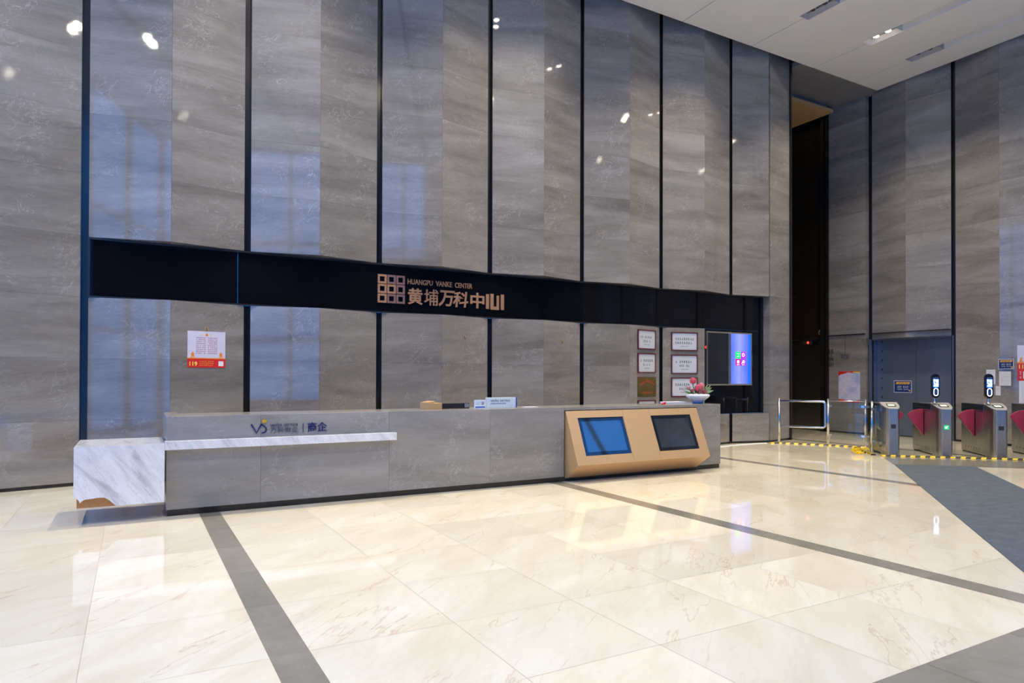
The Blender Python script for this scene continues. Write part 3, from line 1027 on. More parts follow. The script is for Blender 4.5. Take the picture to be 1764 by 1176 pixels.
# ================================================================== RECEPTION DESK
desk = thing('reception_desk', 'long grey stone reception desk with a white marble end block and ledge', 'desk', (4.5, 8.6, 0))
DY, DYB, DT = 8.21, 9.25, 1.088
mb = MB()
segs = [0.325, 1.30, 2.85, 4.30, 5.53]
for i in range(len(segs) - 1):
    mb.t = rnd.random()
    mb.box(segs[i] + (0.0015 if i else 0), segs[i + 1], DY, DY + 0.14, 0.07, DT)
mb.t = 0.3
mb.box(8.19, 8.735, DY, DY + 0.14, 0.07, DT)
mb.box(5.5315, 8.189, DY + 0.0, DY + 0.14, 1.045, DT)
mb.box(5.5315, 8.189, DY + 0.08, DY + 0.14, 0.07, 1.045)
mb.t = 0.7
mb.box(0.325, 0.465, DY + 0.141, DYB, 0.07, DT)
mb.box(8.595, 8.735, DY + 0.141, DYB, 0.07, DT)
mb.t = 0.5
mb.box(0.466, 8.594, DY + 0.141, 8.88, DT - 0.05, DT)
mb.build('stone_body', M['desk_stone'], desk, 0.003)
mb = MB()
mb.box(0.34, 8.72, DY + 0.012, DY + 0.13, 0, 0.07)
mb.box(0.34, 0.46, DY + 0.13, DYB - 0.02, 0, 0.07)
mb.box(8.60, 8.72, DY + 0.13, DYB - 0.02, 0, 0.07)
mb.build('plinth', M['skirting'], desk)
mb = MB()
mb.box(0.466, 8.594, 8.90, DYB, 0.70, 0.74)
mb.build('work_surface', M['light_timber'], desk)
# marble end block with a broken lower corner
mb = MB()
BX0, BX1, BY0, BY1, BZ0, BZ1 = -0.513, 0.305, 8.09, 9.05, 0.182, 0.802
fr = Fr((BX0, BY0, 0), (1, 0, 0), (0, 0, 1), (0, -1, 0))
L = BX1 - BX0
outline = [(0.0, 0.295), (0.025, 0.285), (0.045, 0.262), (0.055, 0.235), (0.075, 0.255), (0.10, 0.268), (0.16, 0.272), (0.22, 0.278), (0.27, 0.275), (0.30, 0.255), (0.33, 0.225), (0.375, BZ0), (L, BZ0), (L, BZ1), (0, BZ1)]
mb.fpoly(fr, outline, -0.025, 0.0)
mb.box(BX0, BX1, BY0 + 0.025, BY1, BZ1 - 0.03, BZ1)
mb.box(BX0, BX0 + 0.025, BY0 + 0.0251, BY1, 0.30, BZ1 - 0.03)
mb.box(BX1 - 0.025, BX1, BY0 + 0.025, BY1, BZ0, BZ1 - 0.03)
blk = mb.build('marble_block', M['marble'], desk)
mb = MB()
mb.box(BX0 + 0.026, BX1 - 0.026, BY0 + 0.028, BY1 - 0.01, BZ0 - 0.004, BZ1 - 0.031)
mb.build('core_board', M['wood_raw'], blk)
# ledge
mb = MB()
mb.box(BX1 + 0.001, 2.91, 8.09, 8.2095, 0.733, 0.826)
mb.build('marble_ledge', M['marble'], desk, 0.003)
# emblem and lettering on the desk front
fd = Fr((0, DY, 0), (1, 0, 0), (0, 0, 1), (0, -1, 0))
mb = MB()
stroke(mb, fd, [(1.194, 0.978), (1.252, 0.876), (1.305, 0.975)], 0.016, 0.0005, 0.012)
stroke(mb, fd, [(1.302, 0.978)] + [(1.312 + 0.0, 0.968), (1.340, 0.946), (1.356, 0.928), (1.361, 0.908), (1.352, 0.888), (1.334, 0.876), (1.306, 0.873)], 0.015, 0.0005, 0.012)
mb.build('emblem', M['navy'], desk)
mb = MB()
mb.fpoly(fd, [(1.318, 0.988), (1.352, 0.988), (1.360, 1.008), (1.366, 1.026), (1.350, 1.020), (1.337, 1.040), (1.324, 1.022), (1.306, 1.028), (1.313, 1.008)], 0.0005, 0.010)
mb.build('emblem_crown', M['crown'], desk)
mb = MB()
put_text(mb, fd, 'vanke service', 1.400, 1.716, 0.944, 0.984, 0.008, 0.004, 0.0005)
put_text(mb, fd, '万科物业', 1.403, 1.716, 0.868, 0.936, 0.008, 0.0, 0.0005)
mb.build('lettering', M['pale_letter'], desk)
mb = MB()
put_text(mb, fd, '商企', 1.830, 2.062, 0.866, 0.980, 0.010, 0.008, 0.0005)
mb.fbox(fd, 1.776, 1.782, 0.865, 0.973, 0.0005, 0.008)
mb.build('bold_lettering', M['navy'], desk)

# ================================================================== GOLD DISPLAY CONSOLE
con = thing('display_console', 'sloping champagne gold console with two screens set into the stone desk', 'display console', (6.86, 8.05, 0.05))
KX0, KX1 = 5.553, 8.168
T0, Rg, B0 = (8.205, 1.034), (7.89, 0.266), (8.205, 0.048)
fk = Fr((KX0, Rg[0], Rg[1]), (1, 0, 0), (0, T0[0] - Rg[0], T0[1] - Rg[1]))
KL = math.hypot(T0[0] - Rg[0], T0[1] - Rg[1])
def kb(z):
    return (z - Rg[1]) / (T0[1] - Rg[1]) * KL
mb = MB()
YB = 8.285
# side cheeks, bottom and face strips around the two screen openings
def cheek(xa, xb):
    mb.solid([(xa, T0[0], T0[1]), (xa, Rg[0], Rg[1]), (xa, B0[0], B0[1]), (xa, YB, B0[1]), (xa, YB, T0[1])], [(xb, T0[0], T0[1]), (xb, Rg[0], Rg[1]), (xb, B0[0], B0[1]), (xb, YB, B0[1]), (xb, YB, T0[1])])
cheek(KX0, KX0 + 0.012)
cheek(KX1 - 0.012, KX1)
mb.solid([(KX0 + .012, Rg[0], Rg[1]), (KX1 - .012, Rg[0], Rg[1]), (KX1 - .012, B0[0], B0[1]), (KX0 + .012, B0[0], B0[1])], [(KX0 + .012, Rg[0] + .02, Rg[1] + .012), (KX1 - .012, Rg[0] + .02, Rg[1] + .012), (KX1 - .012, B0[0] + .02, B0[1] + .012), (KX0 + .012, B0[0] + .02, B0[1] + .012)])
S1, S2 = (0.182, 1.032), (1.587, 2.430)
b_lo, b_hi = kb(0.389), kb(0.932)
W2 = KX1 - KX0
for a0, a1 in ((0.012, S1[0]), (S1[1], 1.039), (1.043, 1.569), (1.573, S2[0]), (S2[1], W2 - 0.012)):
    mb.fbox(fk, a0, a1, 0.0, KL, -0.012, 0.0)
for s0, s1 in (S1, S2):
    mb.fbox(fk, s0, s1, 0.0, b_lo, -0.012, 0.0)
    mb.fbox(fk, s0, s1, b_hi, KL, -0.012, 0.0)
mb.build('housing', M['gold'], con)
for k, (s0, s1) in enumerate((S1, S2)):
    mb = MB()
    mb.frame(fk, s0 + .001, s1 - .001, b_lo + .001, b_hi - .001, 0.055, -0.03, -0.006)
    sc = mb.build('screen_bezel', M['screen_off'], con)
    mb = MB()
    mb.fbox(fk, s0 + 0.0565, s1 - 0.0565, b_lo + 0.0565, b_hi - 0.0565, -0.03, -0.009)
    mb.build('screen_panel', M['screen_pale'], sc)

# ================================================================== WALL SIGN
fs = Fr((0, 11.149, 0), (1, 0, 0), (0, 0, 1), (0, -1, 0))
sg = thing('wall_sign', 'copper lettering and square grid emblem on the black glass band', 'sign', (4.9, 11.14, 2.80))
cols = {(0, 0): 'c', (1, 0): 'm', (2, 0): 'm', (0, 1): 'c', (1, 1): 'c', (2, 1): 'm', (0, 2): 'c', (1, 2): 'm', (2, 2): 'm'}
for (i, j), c in cols.items():
    mb = MB()
    a, b = 3.652 + i * 0.1665, 3.297 - j * 0.1665
    mb.frame(fs, a, a + 0.155, b - 0.155, b, 0.034, 0.0005, 0.02)
    tag(mb.build('emblem_square', M['copper'] if c == 'c' else M['copper_mauve'], sg), 'bright copper square of the emblem' if c == 'c' else 'dull mauve square of the emblem')
for wd_, a0, a1 in (('HUANGPU', 4.194, 4.668), ('VANKE', 4.730, 5.045), ('CENTER', 5.105, 5.456)):
    mb = MB()
    put_text(mb, fs, wd_, a0, a1, 3.163, 3.256, 0.012, 0.012, 0.0005)
    mb.build('english_lettering', M['copper'], sg)
mb = MB()
cw = [(4.194, 4.475), (4.505, 4.775), (4.790, 5.085), (5.070, 5.375), (5.415, 5.705)]
for ch, (a0, a1) in zip('黄埔万科中', cw):
    put_text(mb, fs, ch, a0, a1, 2.808, 3.097, 0.018, 0.008 if ch == '埔' else 0.022, 0.0005, shear=0.10 if ch in '万科' else 0.0)
# the stylised last character: upright strokes
a = 5.740
for x0, x1, zb, zt in ((0.0, 0.062, 2.808, 3.085), (0.092, 0.160, 2.80, 3.097), (0.225, 0.275, 2.86, 3.07), (0.315, 0.382, 2.806, 3.097)):
    mb.fbox(fs, a + x0, a + x1, zb, zt, 0.0005, 0.0185)
mb.fbox(fs, a + 0.092, a + 0.275, 2.80, 2.862, 0.0005, 0.0183)
mb.build('chinese_lettering', M['copper'], sg)

# ================================================================== AWARD PLAQUES on the folded slabs
def slab_frame(rx, side, x, z):
    """frame on a slab of the bay whose ridge stands at rx; side -1 left slab, +1 right slab"""
    half = 1.066
    sl = (VAL_Y - RIDGE_Y) / (half - HALF)
    y = RIDGE_Y + abs(x - rx) * sl
    return Fr((x, y, z), (1, sl * side, 0), (0, 0, 1), (sl * side, -1, 0))
def plaque(rx, side, x0, x1, z0, z1, label, seed, brass=False, group='award plaques on the stone wall'):
    f = slab_frame(rx, side, x0, z0)
    wd = (x1 - x0) * math.hypot(1, 0.225)
    h = z1 - z0
    c = f.p(wd / 2, 0, 0)
    t = thing('award_plaque', label, 'plaque', c, group)
    rr = random.Random(seed)
    if brass:
        mb = MB(); mb.fbox(f, 0, wd, 0, h, 0.001, 0.014)
        mb.build('plate', M['brass'], t, 0.002)
        mb = MB()
        n = 9
        for k in range(n):
            u = (k + 0.5) / n
            a, b = wd * (0.12 + 0.80 * u), h * (0.60 + 0.20 * math.sin(math.pi * u))
            g2 = Fr(f.p(a, b, 0.0145), f.r * math.cos((0.5 - u) * 1.1) + f.u * math.sin((0.5 - u) * 1.1), f.u * math.cos((0.5 - u) * 1.1) - f.r * math.sin((0.5 - u) * 1.1), f.n)
            glyph_row(mb, g2, -0.028, 0.028, 0, 0.05, 1, 0, rr, 0.1)
        glyph_row(mb, f, wd * 0.22, wd * 0.85, h * 0.22, 0.045, 8, 0.0145, rr)
        mb.build('lettering', M['plaque_red'], t)
        return t
    mb = MB(); mb.frame(f, 0, wd, 0, h, 0.022, 0.001, 0.028)
    mb.build('frame', M['maroon'], t, 0.003)
    mb = MB(); mb.fbox(f, 0.0225, wd - 0.0225, 0.0225, h - 0.0225, 0.001, 0.014)
    mb.build('plate', M['plaque'], t)
    for ca, cb, sa, sb in ((0.03, 0.03, 1, 1), (wd - 0.03, 0.03, -1, 1), (0.03, h - 0.03, 1, -1), (wd - 0.03, h - 0.03, -1, -1)):
        mb = MB()
        mb.fpoly(f, [(ca, cb), (ca + sa * 0.055, cb), (ca + sa * 0.02, cb + sb * 0.02), (ca, cb + sb * 0.055)], 0.0142, 0.0148)
        mb.build('corner_print', M['plaque_blue'], t)
    mb = MB()
    if h > 0.3:
        glyph_row(mb, f, wd * 0.15, wd * 0.88, h * 0.63, h * 0.13, 9, 0.0142, rr)
        glyph_row(mb, f, wd * (0.15 if seed == 3 else 0.30), wd * (0.88 if seed == 3 else 0.70), h * 0.42, h * 0.13, 9 if seed == 3 else 6, 0.0142, rr)
        glyph_row(mb, f, wd * 0.36, wd * 0.66, h * 0.24, h * 0.06, 10, 0.0142, rr)
    else:
        glyph_row(mb, f, wd * 0.15, wd * 0.88, h * 0.5, 0.03, 9, 0.0142, rr)
    mb.build('lettering', M['black_ink'], t)
    return t
plaque(8.975, 1, 9.222, 9.828, 2.135, 2.552, 'top framed award plaque of the narrow column left of the black channel', 1)
plaque(8.975, 1, 9.222, 9.828, 1.634, 2.054, 'second framed award plaque directly above the brass plaque', 2)
plaque(8.975, 1, 9.226, 9.852, 1.125, 1.548, 'unframed brass plaque with an arc of red lettering', 5, True)
plaque(8.975, 1, 9.228, 9.830, 0.78, 1.055, 'lowest framed plaque half hidden by the desk top under the brass plaque', 6)
plaque(11.105, -1, 10.279, 10.922, 2.129, 2.539, 'wide framed award plaque with two full lines, topmost beside the displays', 3)
plaque(11.105, -1, 10.279, 10.922, 1.620, 2.043, 'wide framed award plaque with a bluish glare, middle of its column', 4)
plaque(11.105, -1, 10.279, 10.922, 1.114, 1.540, 'wide framed award plaque partly covered by the pink flowers', 8)

# ================================================================== WALL DISPLAYS
def display(x0, x1, z0, z1, lit, label):
    f = Fr((x0, 11.149, z0), (1, 0, 0), (0, 0, 1), (0, -1, 0))
    wd, h = x1 - x0, z1 - z0
    t = thing('wall_display', label, 'display screen', ((x0 + x1) / 2, 11.1, z0), 'portrait displays on the black glass')
    mb = MB(); mb.frame(f, 0, wd, 0, h, 0.035, 0.001, 0.085)
    mb.build('bezel', M['bezel_silver'], t, 0.012)
    mb = MB(); mb.fbox(f, 0.0355, wd - 0.0355, 0.0355, h - 0.0355, 0.001, 0.07)
    sc = mb.build('screen', M['display'] if lit else M['screen_off'], t)
    if lit:
        tw, th = 0.170, 0.165
        ax, az = 12.283 - x0, 2.150 - z0
        for nm, i, j in (('tile_green', 0, 0), ('tile_purple', 1, 0), ('tile_magenta', 0, 1), ('tile_violet', 1, 1)):
            mb = MB()
            mb.fbox(f, ax + i * tw + .002, ax + (i + 1) * tw - .002, az - (j + 1) * th + .002, az - j * th - .002, 0.0702, 0.072)
            il = mb.build('menu_tile', M[nm], sc)
            mb = MB()
            cx, cz = ax + (i + .5) * tw, az - (j + .5) * th
            if i == 0 and j == 0:
                for q in (-1, 0, 1):
                    glyph_row(mb, f, cx - .05, cx + .05, cz + q * 0.035, 0.012, 6, 0.0722, rnd)
            elif i == 1 and j == 0:
                stroke(mb, f, arc_pts(cx, cz + .01, 0.036, 0, 2 * math.pi, 16), 0.012, 0.0722, 0.0728)
            elif j == 1 and i == 0:
                mb.frame(f, cx - .035, cx + .035, cz - .02, cz + .045, 0.012, 0.0722, 0.0728)
                mb.fbox(f, cx - .02, cx + .035, cz + .006, cz + .018, 0.0722, 0.0728)
                glyph_row(mb, f, cx - .04, cx + .04, cz - .055, 0.018, 5, 0.0722, rnd)
            else:
                stroke(mb, f, arc_pts(cx + .01, cz + .015, 0.032, -2.4, 2.2, 12), 0.013, 0.0722, 0.0728)
                stroke(mb, f, [(cx - .05, cz - .03), (cx - .01, cz + .03), (cx + .01, cz + .01)], 0.014, 0.0722, 0.0728)
                glyph_row(mb, f, cx - .04, cx + .04, cz - .058, 0.018, 5, 0.0722, rnd)
            mb.build('icon', M['led_white'], il)
    return t
display(11.345, 12.083, 1.362, 2.600, False, 'dark switched off portrait display on the black glass beside the flowers')
display(12.089, 12.828, 1.362, 2.600, True, 'glowing blue portrait display with four coloured menu tiles')
mb = MB()
mb.ball((11.315, 11.13, 2.235), 0.022, (1, 0.5, 1.3))
tag(mb.build('indicator_light', M['led_red']), 'tiny red indicator light at the edge of the dark display', 'indicator light')

# ================================================================== POSTERS AND NOTICES
def hook(rx, side, x, z, label):
    f = slab_frame(rx, side, x, z)
    t = thing('adhesive_hook', label, 'hook', f.p(0, 0, 0), 'adhesive hooks on the stone wall')
    mb = MB(); mb.fbox(f, -0.03, 0.03, -0.035, 0.035, 0.001, 0.005)
    mb.build('base_plate', M['hook'], t, 0.001)
    mb = MB(); mb.tube([f.p(0, 0.015, 0.004), f.p(0, -0.005, 0.012), f.p(0, -0.022, 0.02), f.p(0, -0.028, 0.032), f.p(0, -0.018, 0.038)], 0.004, 8)
    mb.build('hook_wire', M['dark_trim'], t)
hook(0.476, 1, 0.962, 2.238, 'beige adhesive hook holding the fire poster')
hook(4.745, 1, 5.232, 2.262, 'bare beige adhesive hook above the sign block on the desk')
hook(6.868, 1, 7.353, 2.240, 'bare beige adhesive hook on the slab above the gold console')

fp = slab_frame(0.476, 1, 0.700, 1.662)
pw, ph = 0.542, 0.542
t = thing('fire_safety_poster', 'white and red fire safety poster hung on the stone slab above the desk', 'poster', fp.p(pw / 2, 0, 0))
mb = MB(); mb.fbox(fp, 0, pw, 0.145, ph, 0.003, 0.006); mb.build('sheet', M['paper_lilac'], t)
mb = MB(); mb.fbox(fp, 0, pw, 0, 0.130, 0.003, 0.006); mb.build('red_banner', M['red'], t)
mb = MB(); mb.fbox(fp, 0, pw, 0.1305, 0.1445, 0.003, 0.006); mb.build('orange_line', M['orange'], t)
mb = MB()
rr = random.Random(3)
for r in range(9):
    for c0, c1 in ((0.12, 0.262), (0.288, 0.428)):
        glyph_row(mb, fp, c0, c1, 0.444 - r * 0.029, 0.017, 8, 0.0062, rr)
mb.build('lettering', M['red_text'], t)
mb = MB()
for a in (0.16, 0.205, 0.318, 0.362):
    glyph_row(mb, fp, a, a + 0.03, 0.485, 0.026, 1, 0.0062, rr, 0.05)
mb.build('heading', M['pale_yellow'], t)
mb = MB(); mb.fpoly(fp, [(0.272 + 0.02 * math.cos(k * 0.5236), 0.487 + 0.022 * math.sin(k * 0.5236)) for k in range(12)], 0.0062, 0.007)
mb.build('badge', M['orange'], t)
mb = MB(); put_text(mb, fp, '119', 0.028, 0.138, 0.022, 0.088, 0.0008, 0.03, 0.0062)
mb.build('number', M['yellow_ink'], t)
mb = MB()
for r in range(3):
    glyph_row(mb, fp, 0.17, 0.38, 0.095 - r * 0.03, 0.02, 12, 0.0062, rr)
mb.build('banner_lettering', M['amber'], t)
mb = MB(); mb.fbox(fp, 0.442, 0.515, 0.024, 0.098, 0.0062, 0.0068); mb.build('white_square', M['white_ink'], t)
mb = MB()
for ox, sgn in ((0.07, 1), (0.475, -1)):
    mb.fpoly(fp, [(ox - 0.028, 0.185), (ox - 0.01, 0.215), (ox + 0.0 * sgn, 0.236), (ox + 0.012, 0.222), (ox + 0.028, 0.20), (ox + 0.014, 0.18)], 0.0062, 0.0068)
    for q in (-0.03, -0.008, 0.018):
        mb.fpoly(fp, [(ox + q, 0.146), (ox + q + 0.013, 0.146), (ox + q * 0.4 + 0.018, 0.185), (ox + q * 0.4 + 0.004, 0.185)], 0.0062, 0.0068)
mb.build('flame_figures', M['orange'], t)

# poster, switches and numerals on the slab beside the lift (faces the hall, at x = 17.40)
def wall_frame(x, y, z):
    return Fr((x, y, z), (0, -1, 0), (0, 0, 1), (-1, 0, 0))
f = wall_frame(17.399, 11.967, 0.872)
t = thing('notice_poster', 'tall pale poster with red top and bottom edges beside the lift', 'poster', f.p(0.32, 0, 0))
mb = MB(); mb.fbox(f, 0, 0.646, 0.05, 0.859, 0.002, 0.005); mb.build('sheet', M['poster'], t)
mb = MB()
mb.fpoly(f, [(0, 0.72), (0.06, 0.77), (0.20, 0.80), (0.30, 0.835), (0.42, 0.81), (0.646, 0.83), (0.646, 0.8595), (0, 0.8595)], 0.0052, 0.006)
mb.fpoly(f, [(0, 0), (0.646, 0), (0.646, 0.07), (0.40, 0.04), (0.2, 0.06), (0, 0.085)], 0.002, 0.006)
mb.build('red_edge', M['red'], t)
mb = MB(); mb.fpoly(f, [(0.42, 0.835), (0.56, 0.80), (0.64, 0.82), (0.64, 0.845), (0.45, 0.85)], 0.0062, 0.0066); mb.build('yellow_print', M['yellow_ink'], t)
f = wall_frame(17.399, 12.263, 1.866)
t = thing('floor_numerals', 'dark floor numbers set on the stone slab beside the lift', 'sign', f.p(0.06, 0, 0))
for bdy, z0, z1 in (('15', 0.375, 0.498), ('04', 0.165, 0.28), ('01', 0.0, 0.115)):
    mb = MB(); put_text(mb, f, bdy, 0.0, 0.135, z0, z1, 0.008, 0.03, 0.001); mb.build('numeral', M['black_ink'], t)
mb = MB(); mb.fbox(f, 0.06, 0.072, 0.295, 0.36, 0.001, 0.009); mb.fpoly(f, [(0.055, 0.125), (0.068, 0.125), (0.08, 0.15), (0.068, 0.15)], 0.001, 0.009); mb.build('numeral_dash', M['black_ink'], t)
for y, lab in ((11.888, 'grey square wall plate nearer the lift on the stone slab'), (11.735, 'grey square wall plate with a dangling wire on the stone slab')):
    f = wall_frame(17.399, y, 2.112)
    mb = MB(); mb.fbox(f, 0, 0.09, 0, 0.10, 0.001, 0.012)
    tag(mb.build('wall_plate', M['bracket'], None, 0.003), lab, 'wall plate', 'square wall plates by the lift')
f = wall_frame(17.399, 11.76, 2.0)
mb = MB(); mb.tube([f.p(0, 0.735, 0.006), f.p(0.004, 0.45, 0.006), f.p(0.01, 0.24, 0.016), f.p(-0.02, 0.13, 0.02), f.p(-0.01, 0.06, 0.02), f.p(0.03, 0.07, 0.02), f.p(0.055, 0.15, 0.02)], 0.005, 8)
tag(mb.build('loose_wire', M['black_ink']), 'thin dark wire hanging in a loop on the slab by the lift', 'wire')
f = wall_frame(17.519, 12.70, 2.80)
mb = MB(); put_text(mb, f, '6', 0.0, 0.13, 0.0, 0.18, 0.01, 0.01, 0.001)
tag(mb.build('lift_numeral', M['copper']), 'copper number six above the lift door', 'sign')

# notice on the steel door
def door_notice(f, wd, h, label):
    t = thing('blue_notice', label, 'notice', f.p(wd / 2, 0, 0), 'blue notices with an amber bar')
    rr = random.Random(9)
    mb = MB(); mb.fbox(f, 0, wd, 0, h, 0.001, 0.003); mb.build('border', M['paper_lilac'], t)
    mb = MB(); mb.fbox(f, 0.014, wd - .014, 0.014, h - .014, 0.0032, 0.005); mb.build('panel', M['blue_sign'], t)
    mb = MB(); mb.fpoly(f, [(wd * .10, h * .70), (wd * .88, h * .70), (wd * .93, h * .88), (wd * .15, h * .88)], 0.0052, 0.006); mb.build('amber_bar', M['amber'], t)
    mb = MB()
    glyph_row(mb, f, wd * .2, wd * .84, h * .48, h * .16, 8, 0.0052, rr)
    glyph_row(mb, f, wd * .2, wd * .84, h * .28, h * .10, 9, 0.0052, rr)
    mb.build('lettering', M['white_ink'], t)
    mb = MB(); glyph_row(mb, f, wd * .28, wd * .78, h * .79, h * .10, 6, 0.0062, rr); mb.build('bar_lettering', M['blue_sign'], t)
    mb = MB(); mb.fpoly(f, [(wd * .88 + .022 * math.cos(k * .785), h * .18 + .022 * math.sin(k * .785)) for k in range(8)], 0.0052, 0.0062); mb.build('round_badge', M['amber'], t)
door_notice(wall_frame(17.799, 10.62, 1.16), 0.47, 0.32, 'small blue notice with an amber bar stuck on the steel door')
def right_slab(y, z):
    ry = (RV[1] + RV[2]) / 2
    sl = (RX - RRX) / (1.065 - HALF)
    sd = 1 if y < ry else -1
    x = RRX + abs(y - ry) * sl
    return Fr((x - 0.001, y, z), (sl * sd, -1, 0), (0, 0, 1), (-1, -sl * sd, 0))
door_notice(right_slab(7.93, 1.752), 0.345, 0.232, 'small blue notice with an amber bar on the stone above the white sheets')
def sheet(y, z0, wd, h, label, red=False):
    f = right_slab(y, z0)
    t = thing('paper_sheet', label, 'paper', f.p(wd / 2, 0, 0), 'white papers taped to the turnstile wall')
    rr = random.Random(int(y * 100))
    mb = MB(); mb.fbox(f, 0, wd, 0, h, 0.001, 0.003); mb.build('page', M['paper'], t)
    mb = MB()
    if red:
        glyph_row(mb, f, wd * .15, wd * .85, h * .68, h * .09, 4, 0.0032, rr)
        mb.build('red_lettering', M['red'], t)
    else:
        for k in range(max(3, int(h / 0.04))):
            glyph_row(mb, f, wd * .14, wd * .86, h * .88 - k * 0.036, 0.012, max(6, int(wd / 0.025)), 0.0032, rr)
        mb.build('lettering', M['grey_ink'], t)
sheet(8.205, 1.405, 0.21, 0.34, 'white paper sheet partly behind the face reader of the blue-fronted turnstile')
sheet(7.915, 1.375, 0.265, 0.325, 'wide white paper sheet taped below the blue notice on the stone')
sheet(7.995, 1.150, 0.115, 0.215, 'small white slip with red lettering below the paper sheets', True)
sheet(7.545, 0.95, 0.30, 0.545, 'long white paper sheet hanging under the red fire poster')
f = right_slab(7.575, 1.49)
t = thing('fire_safety_poster', 'fire safety poster with a red lower half cut by the photo edge', 'poster', f.p(0.25, 0, 0))
mb = MB(); mb.fbox(f, 0, 0.54, 0.42, 0.80, 0.002, 0.005); mb.build('sheet', M['paper_lilac'], t)
mb = MB(); mb.fbox(f, 0, 0.54, 0, 0.39, 0.002, 0.005); mb.build('red_banner', M['red'], t)
mb = MB(); mb.fbox(f, 0, 0.54, 0.391, 0.419, 0.002, 0.005); mb.build('orange_line', M['orange'], t)
mb = MB(); put_text(mb, f, '119', 0.03, 0.19, 0.27, 0.365, 0.0008, 0.03, 0.0052); mb.build('number', M['yellow_ink'], t)
mb = MB()
g2 = Fr(f.p(0.06, 0.05, 0), f.u, -f.r, f.n)
glyph_row(mb, g2, 0, 0.17, 0, 0.03, 6, 0.0052, rr)
mb.fbox(f, 0.11, 0.20, 0.05, 0.21, 0.0052, 0.006)
mb.build('banner_lettering', M['white_ink'], t)
mb = MB()
for k in range(3):
    g2 = Fr(f.p(0.155 + k * 0.03, 0.46, 0), f.u, -f.r, f.n)
    glyph_row(mb, g2, 0, 0.24, 0, 0.018, 10, 0.0052, rr)
mb.build('lettering', M['red_text'], t)
mb = MB(); mb.fpoly(f, [(0.035, 0.42), (0.10, 0.42), (0.085, 0.48), (0.10, 0.515), (0.075, 0.53), (0.05, 0.49)], 0.0052, 0.006); mb.build('flame_figures', M['orange'], t)
f = right_slab(7.66, 0.56)
mb = MB(); mb.fbox(f, 0, 0.075, 0, 0.33, 0.001, 0.06)
tag(mb.build('wall_intercom', M['white'], None, 0.012), 'slim white wall box on the stone just above the far red flap', 'wall box')
f = wall_frame(13.0, 0, 0)

# ================================================================== ITEMS ON THE DESK
Z = DT + 0.0005
# wooden holder box
t = thing('wooden_box', 'small light wooden box with an angled lid on the desk top', 'box', (3.56, 8.56, Z))
fb = Fr((3.49, 8.47, Z), (0.985, 0.17, 0), (0, 0, 1))
mb = MB(); mb.fbox(fb, 0, 0.225, 0, 0.085, -0.21, 0); mb.build('box_body', M['light_timber'], t, 0.003)
mb = MB(); mb.solid([fb.p(0.0, 0.0855, -0.20), fb.p(0.10, 0.0855, -0.20), fb.p(0.10, 0.0855, -0.005), fb.p(0.0, 0.0855, -0.005)], [fb.p(0.0, 0.094, -0.20), fb.p(0.12, 0.112, -0.20), fb.p(0.12, 0.112, -0.005), fb.p(0.0, 0.094, -0.005)])
mb.build('box_lid', M['light_timber'], t)
# black long case
t = thing('black_case', 'long black case with a silver end label lying on the desk beside the wooden box', 'case', (3.95, 8.60, Z))
mb = MB(); mb.box(3.735, 4.165, 8.575, 8.66, Z, Z + 0.078); mb.build('case_body', M['black_case'], t, 0.010, seg=3)
mb = MB(); mb.box(4.085, 4.155, 8.571, 8.5745, Z + 0.014, Z + 0.066); mb.build('end_label', M['silver_tip'], t, 0.001)
# small card stand
fc = Fr((4.225, 8.55, Z), (0.99, -0.10, 0), (0, 0.05, 1))
t = thing('card_stand', 'small white card stand with a navy base line beside the service sign block', 'card stand', (4.31, 8.53, Z))
mb = MB(); mb.fbox(fc, 0, 0.175, 0.004, 0.118, -0.006, 0); mb.build('card', M['acrylic'], t, 0.001)
mb = MB(); mb.fbox(fc, 0.014, 0.165, 0.006, 0.024, 0.0003, 0.001); mb.build('base_line', M['blue_edge'], t)
mb = MB(); glyph_row(mb, fc, 0.03, 0.09, 0.075, 0.014, 5, 0.0003, rnd); glyph_row(mb, fc, 0.03, 0.09, 0.05, 0.014, 5, 0.0003, rnd); mb.build('lettering', M['grey_ink'], t)
mb = MB(); mb.fbox(fc, 0.11, 0.15, 0.045, 0.09, 0.0003, 0.0008); mb.build('grey_square', M['grey_ink'], t)
mb = MB(); mb.fbox(fc, -0.015, 0.185, -0.001, 0.004, -0.045, 0.04); mb.build('foot', M['acrylic'], t)
# sign block
fb = Fr((4.425, 8.535, Z), (0.998, -0.06, 0), (0, 0, 1))
t = thing('desk_sign_block', 'white desk sign block with a royal blue edge standing on the counter', 'desk sign', (4.66, 8.56, Z))
mb = MB(); mb.fbox(fb, 0, 0.455, 0, 0.148, -0.07, 0); mb.build('block', M['acrylic'], t, 0.003)
mb = MB(); mb.fbox(fb, 0.4555, 0.475, 0, 0.15, -0.07, 0); mb.build('blue_end', M['blue_edge'], t, 0.002)
mb = MB(); put_text(mb, fb, 'vanke service', 0.05, 0.36, 0.088, 0.128, 0.001, 0.0, 0.0003); mb.build('lettering', M['black_ink'], t)
mb = MB(); glyph_row(mb, fb, 0.05, 0.30, 0.062, 0.022, 11, 0.0003, rnd, 0.15); mb.build('second_line', M['blue_sign'], t)
mb = MB(); glyph_row(mb, fb, 0.36, 0.44, 0.028, 0.008, 6, 0.0003, rnd); mb.build('small_print', M['grey_ink'], t)
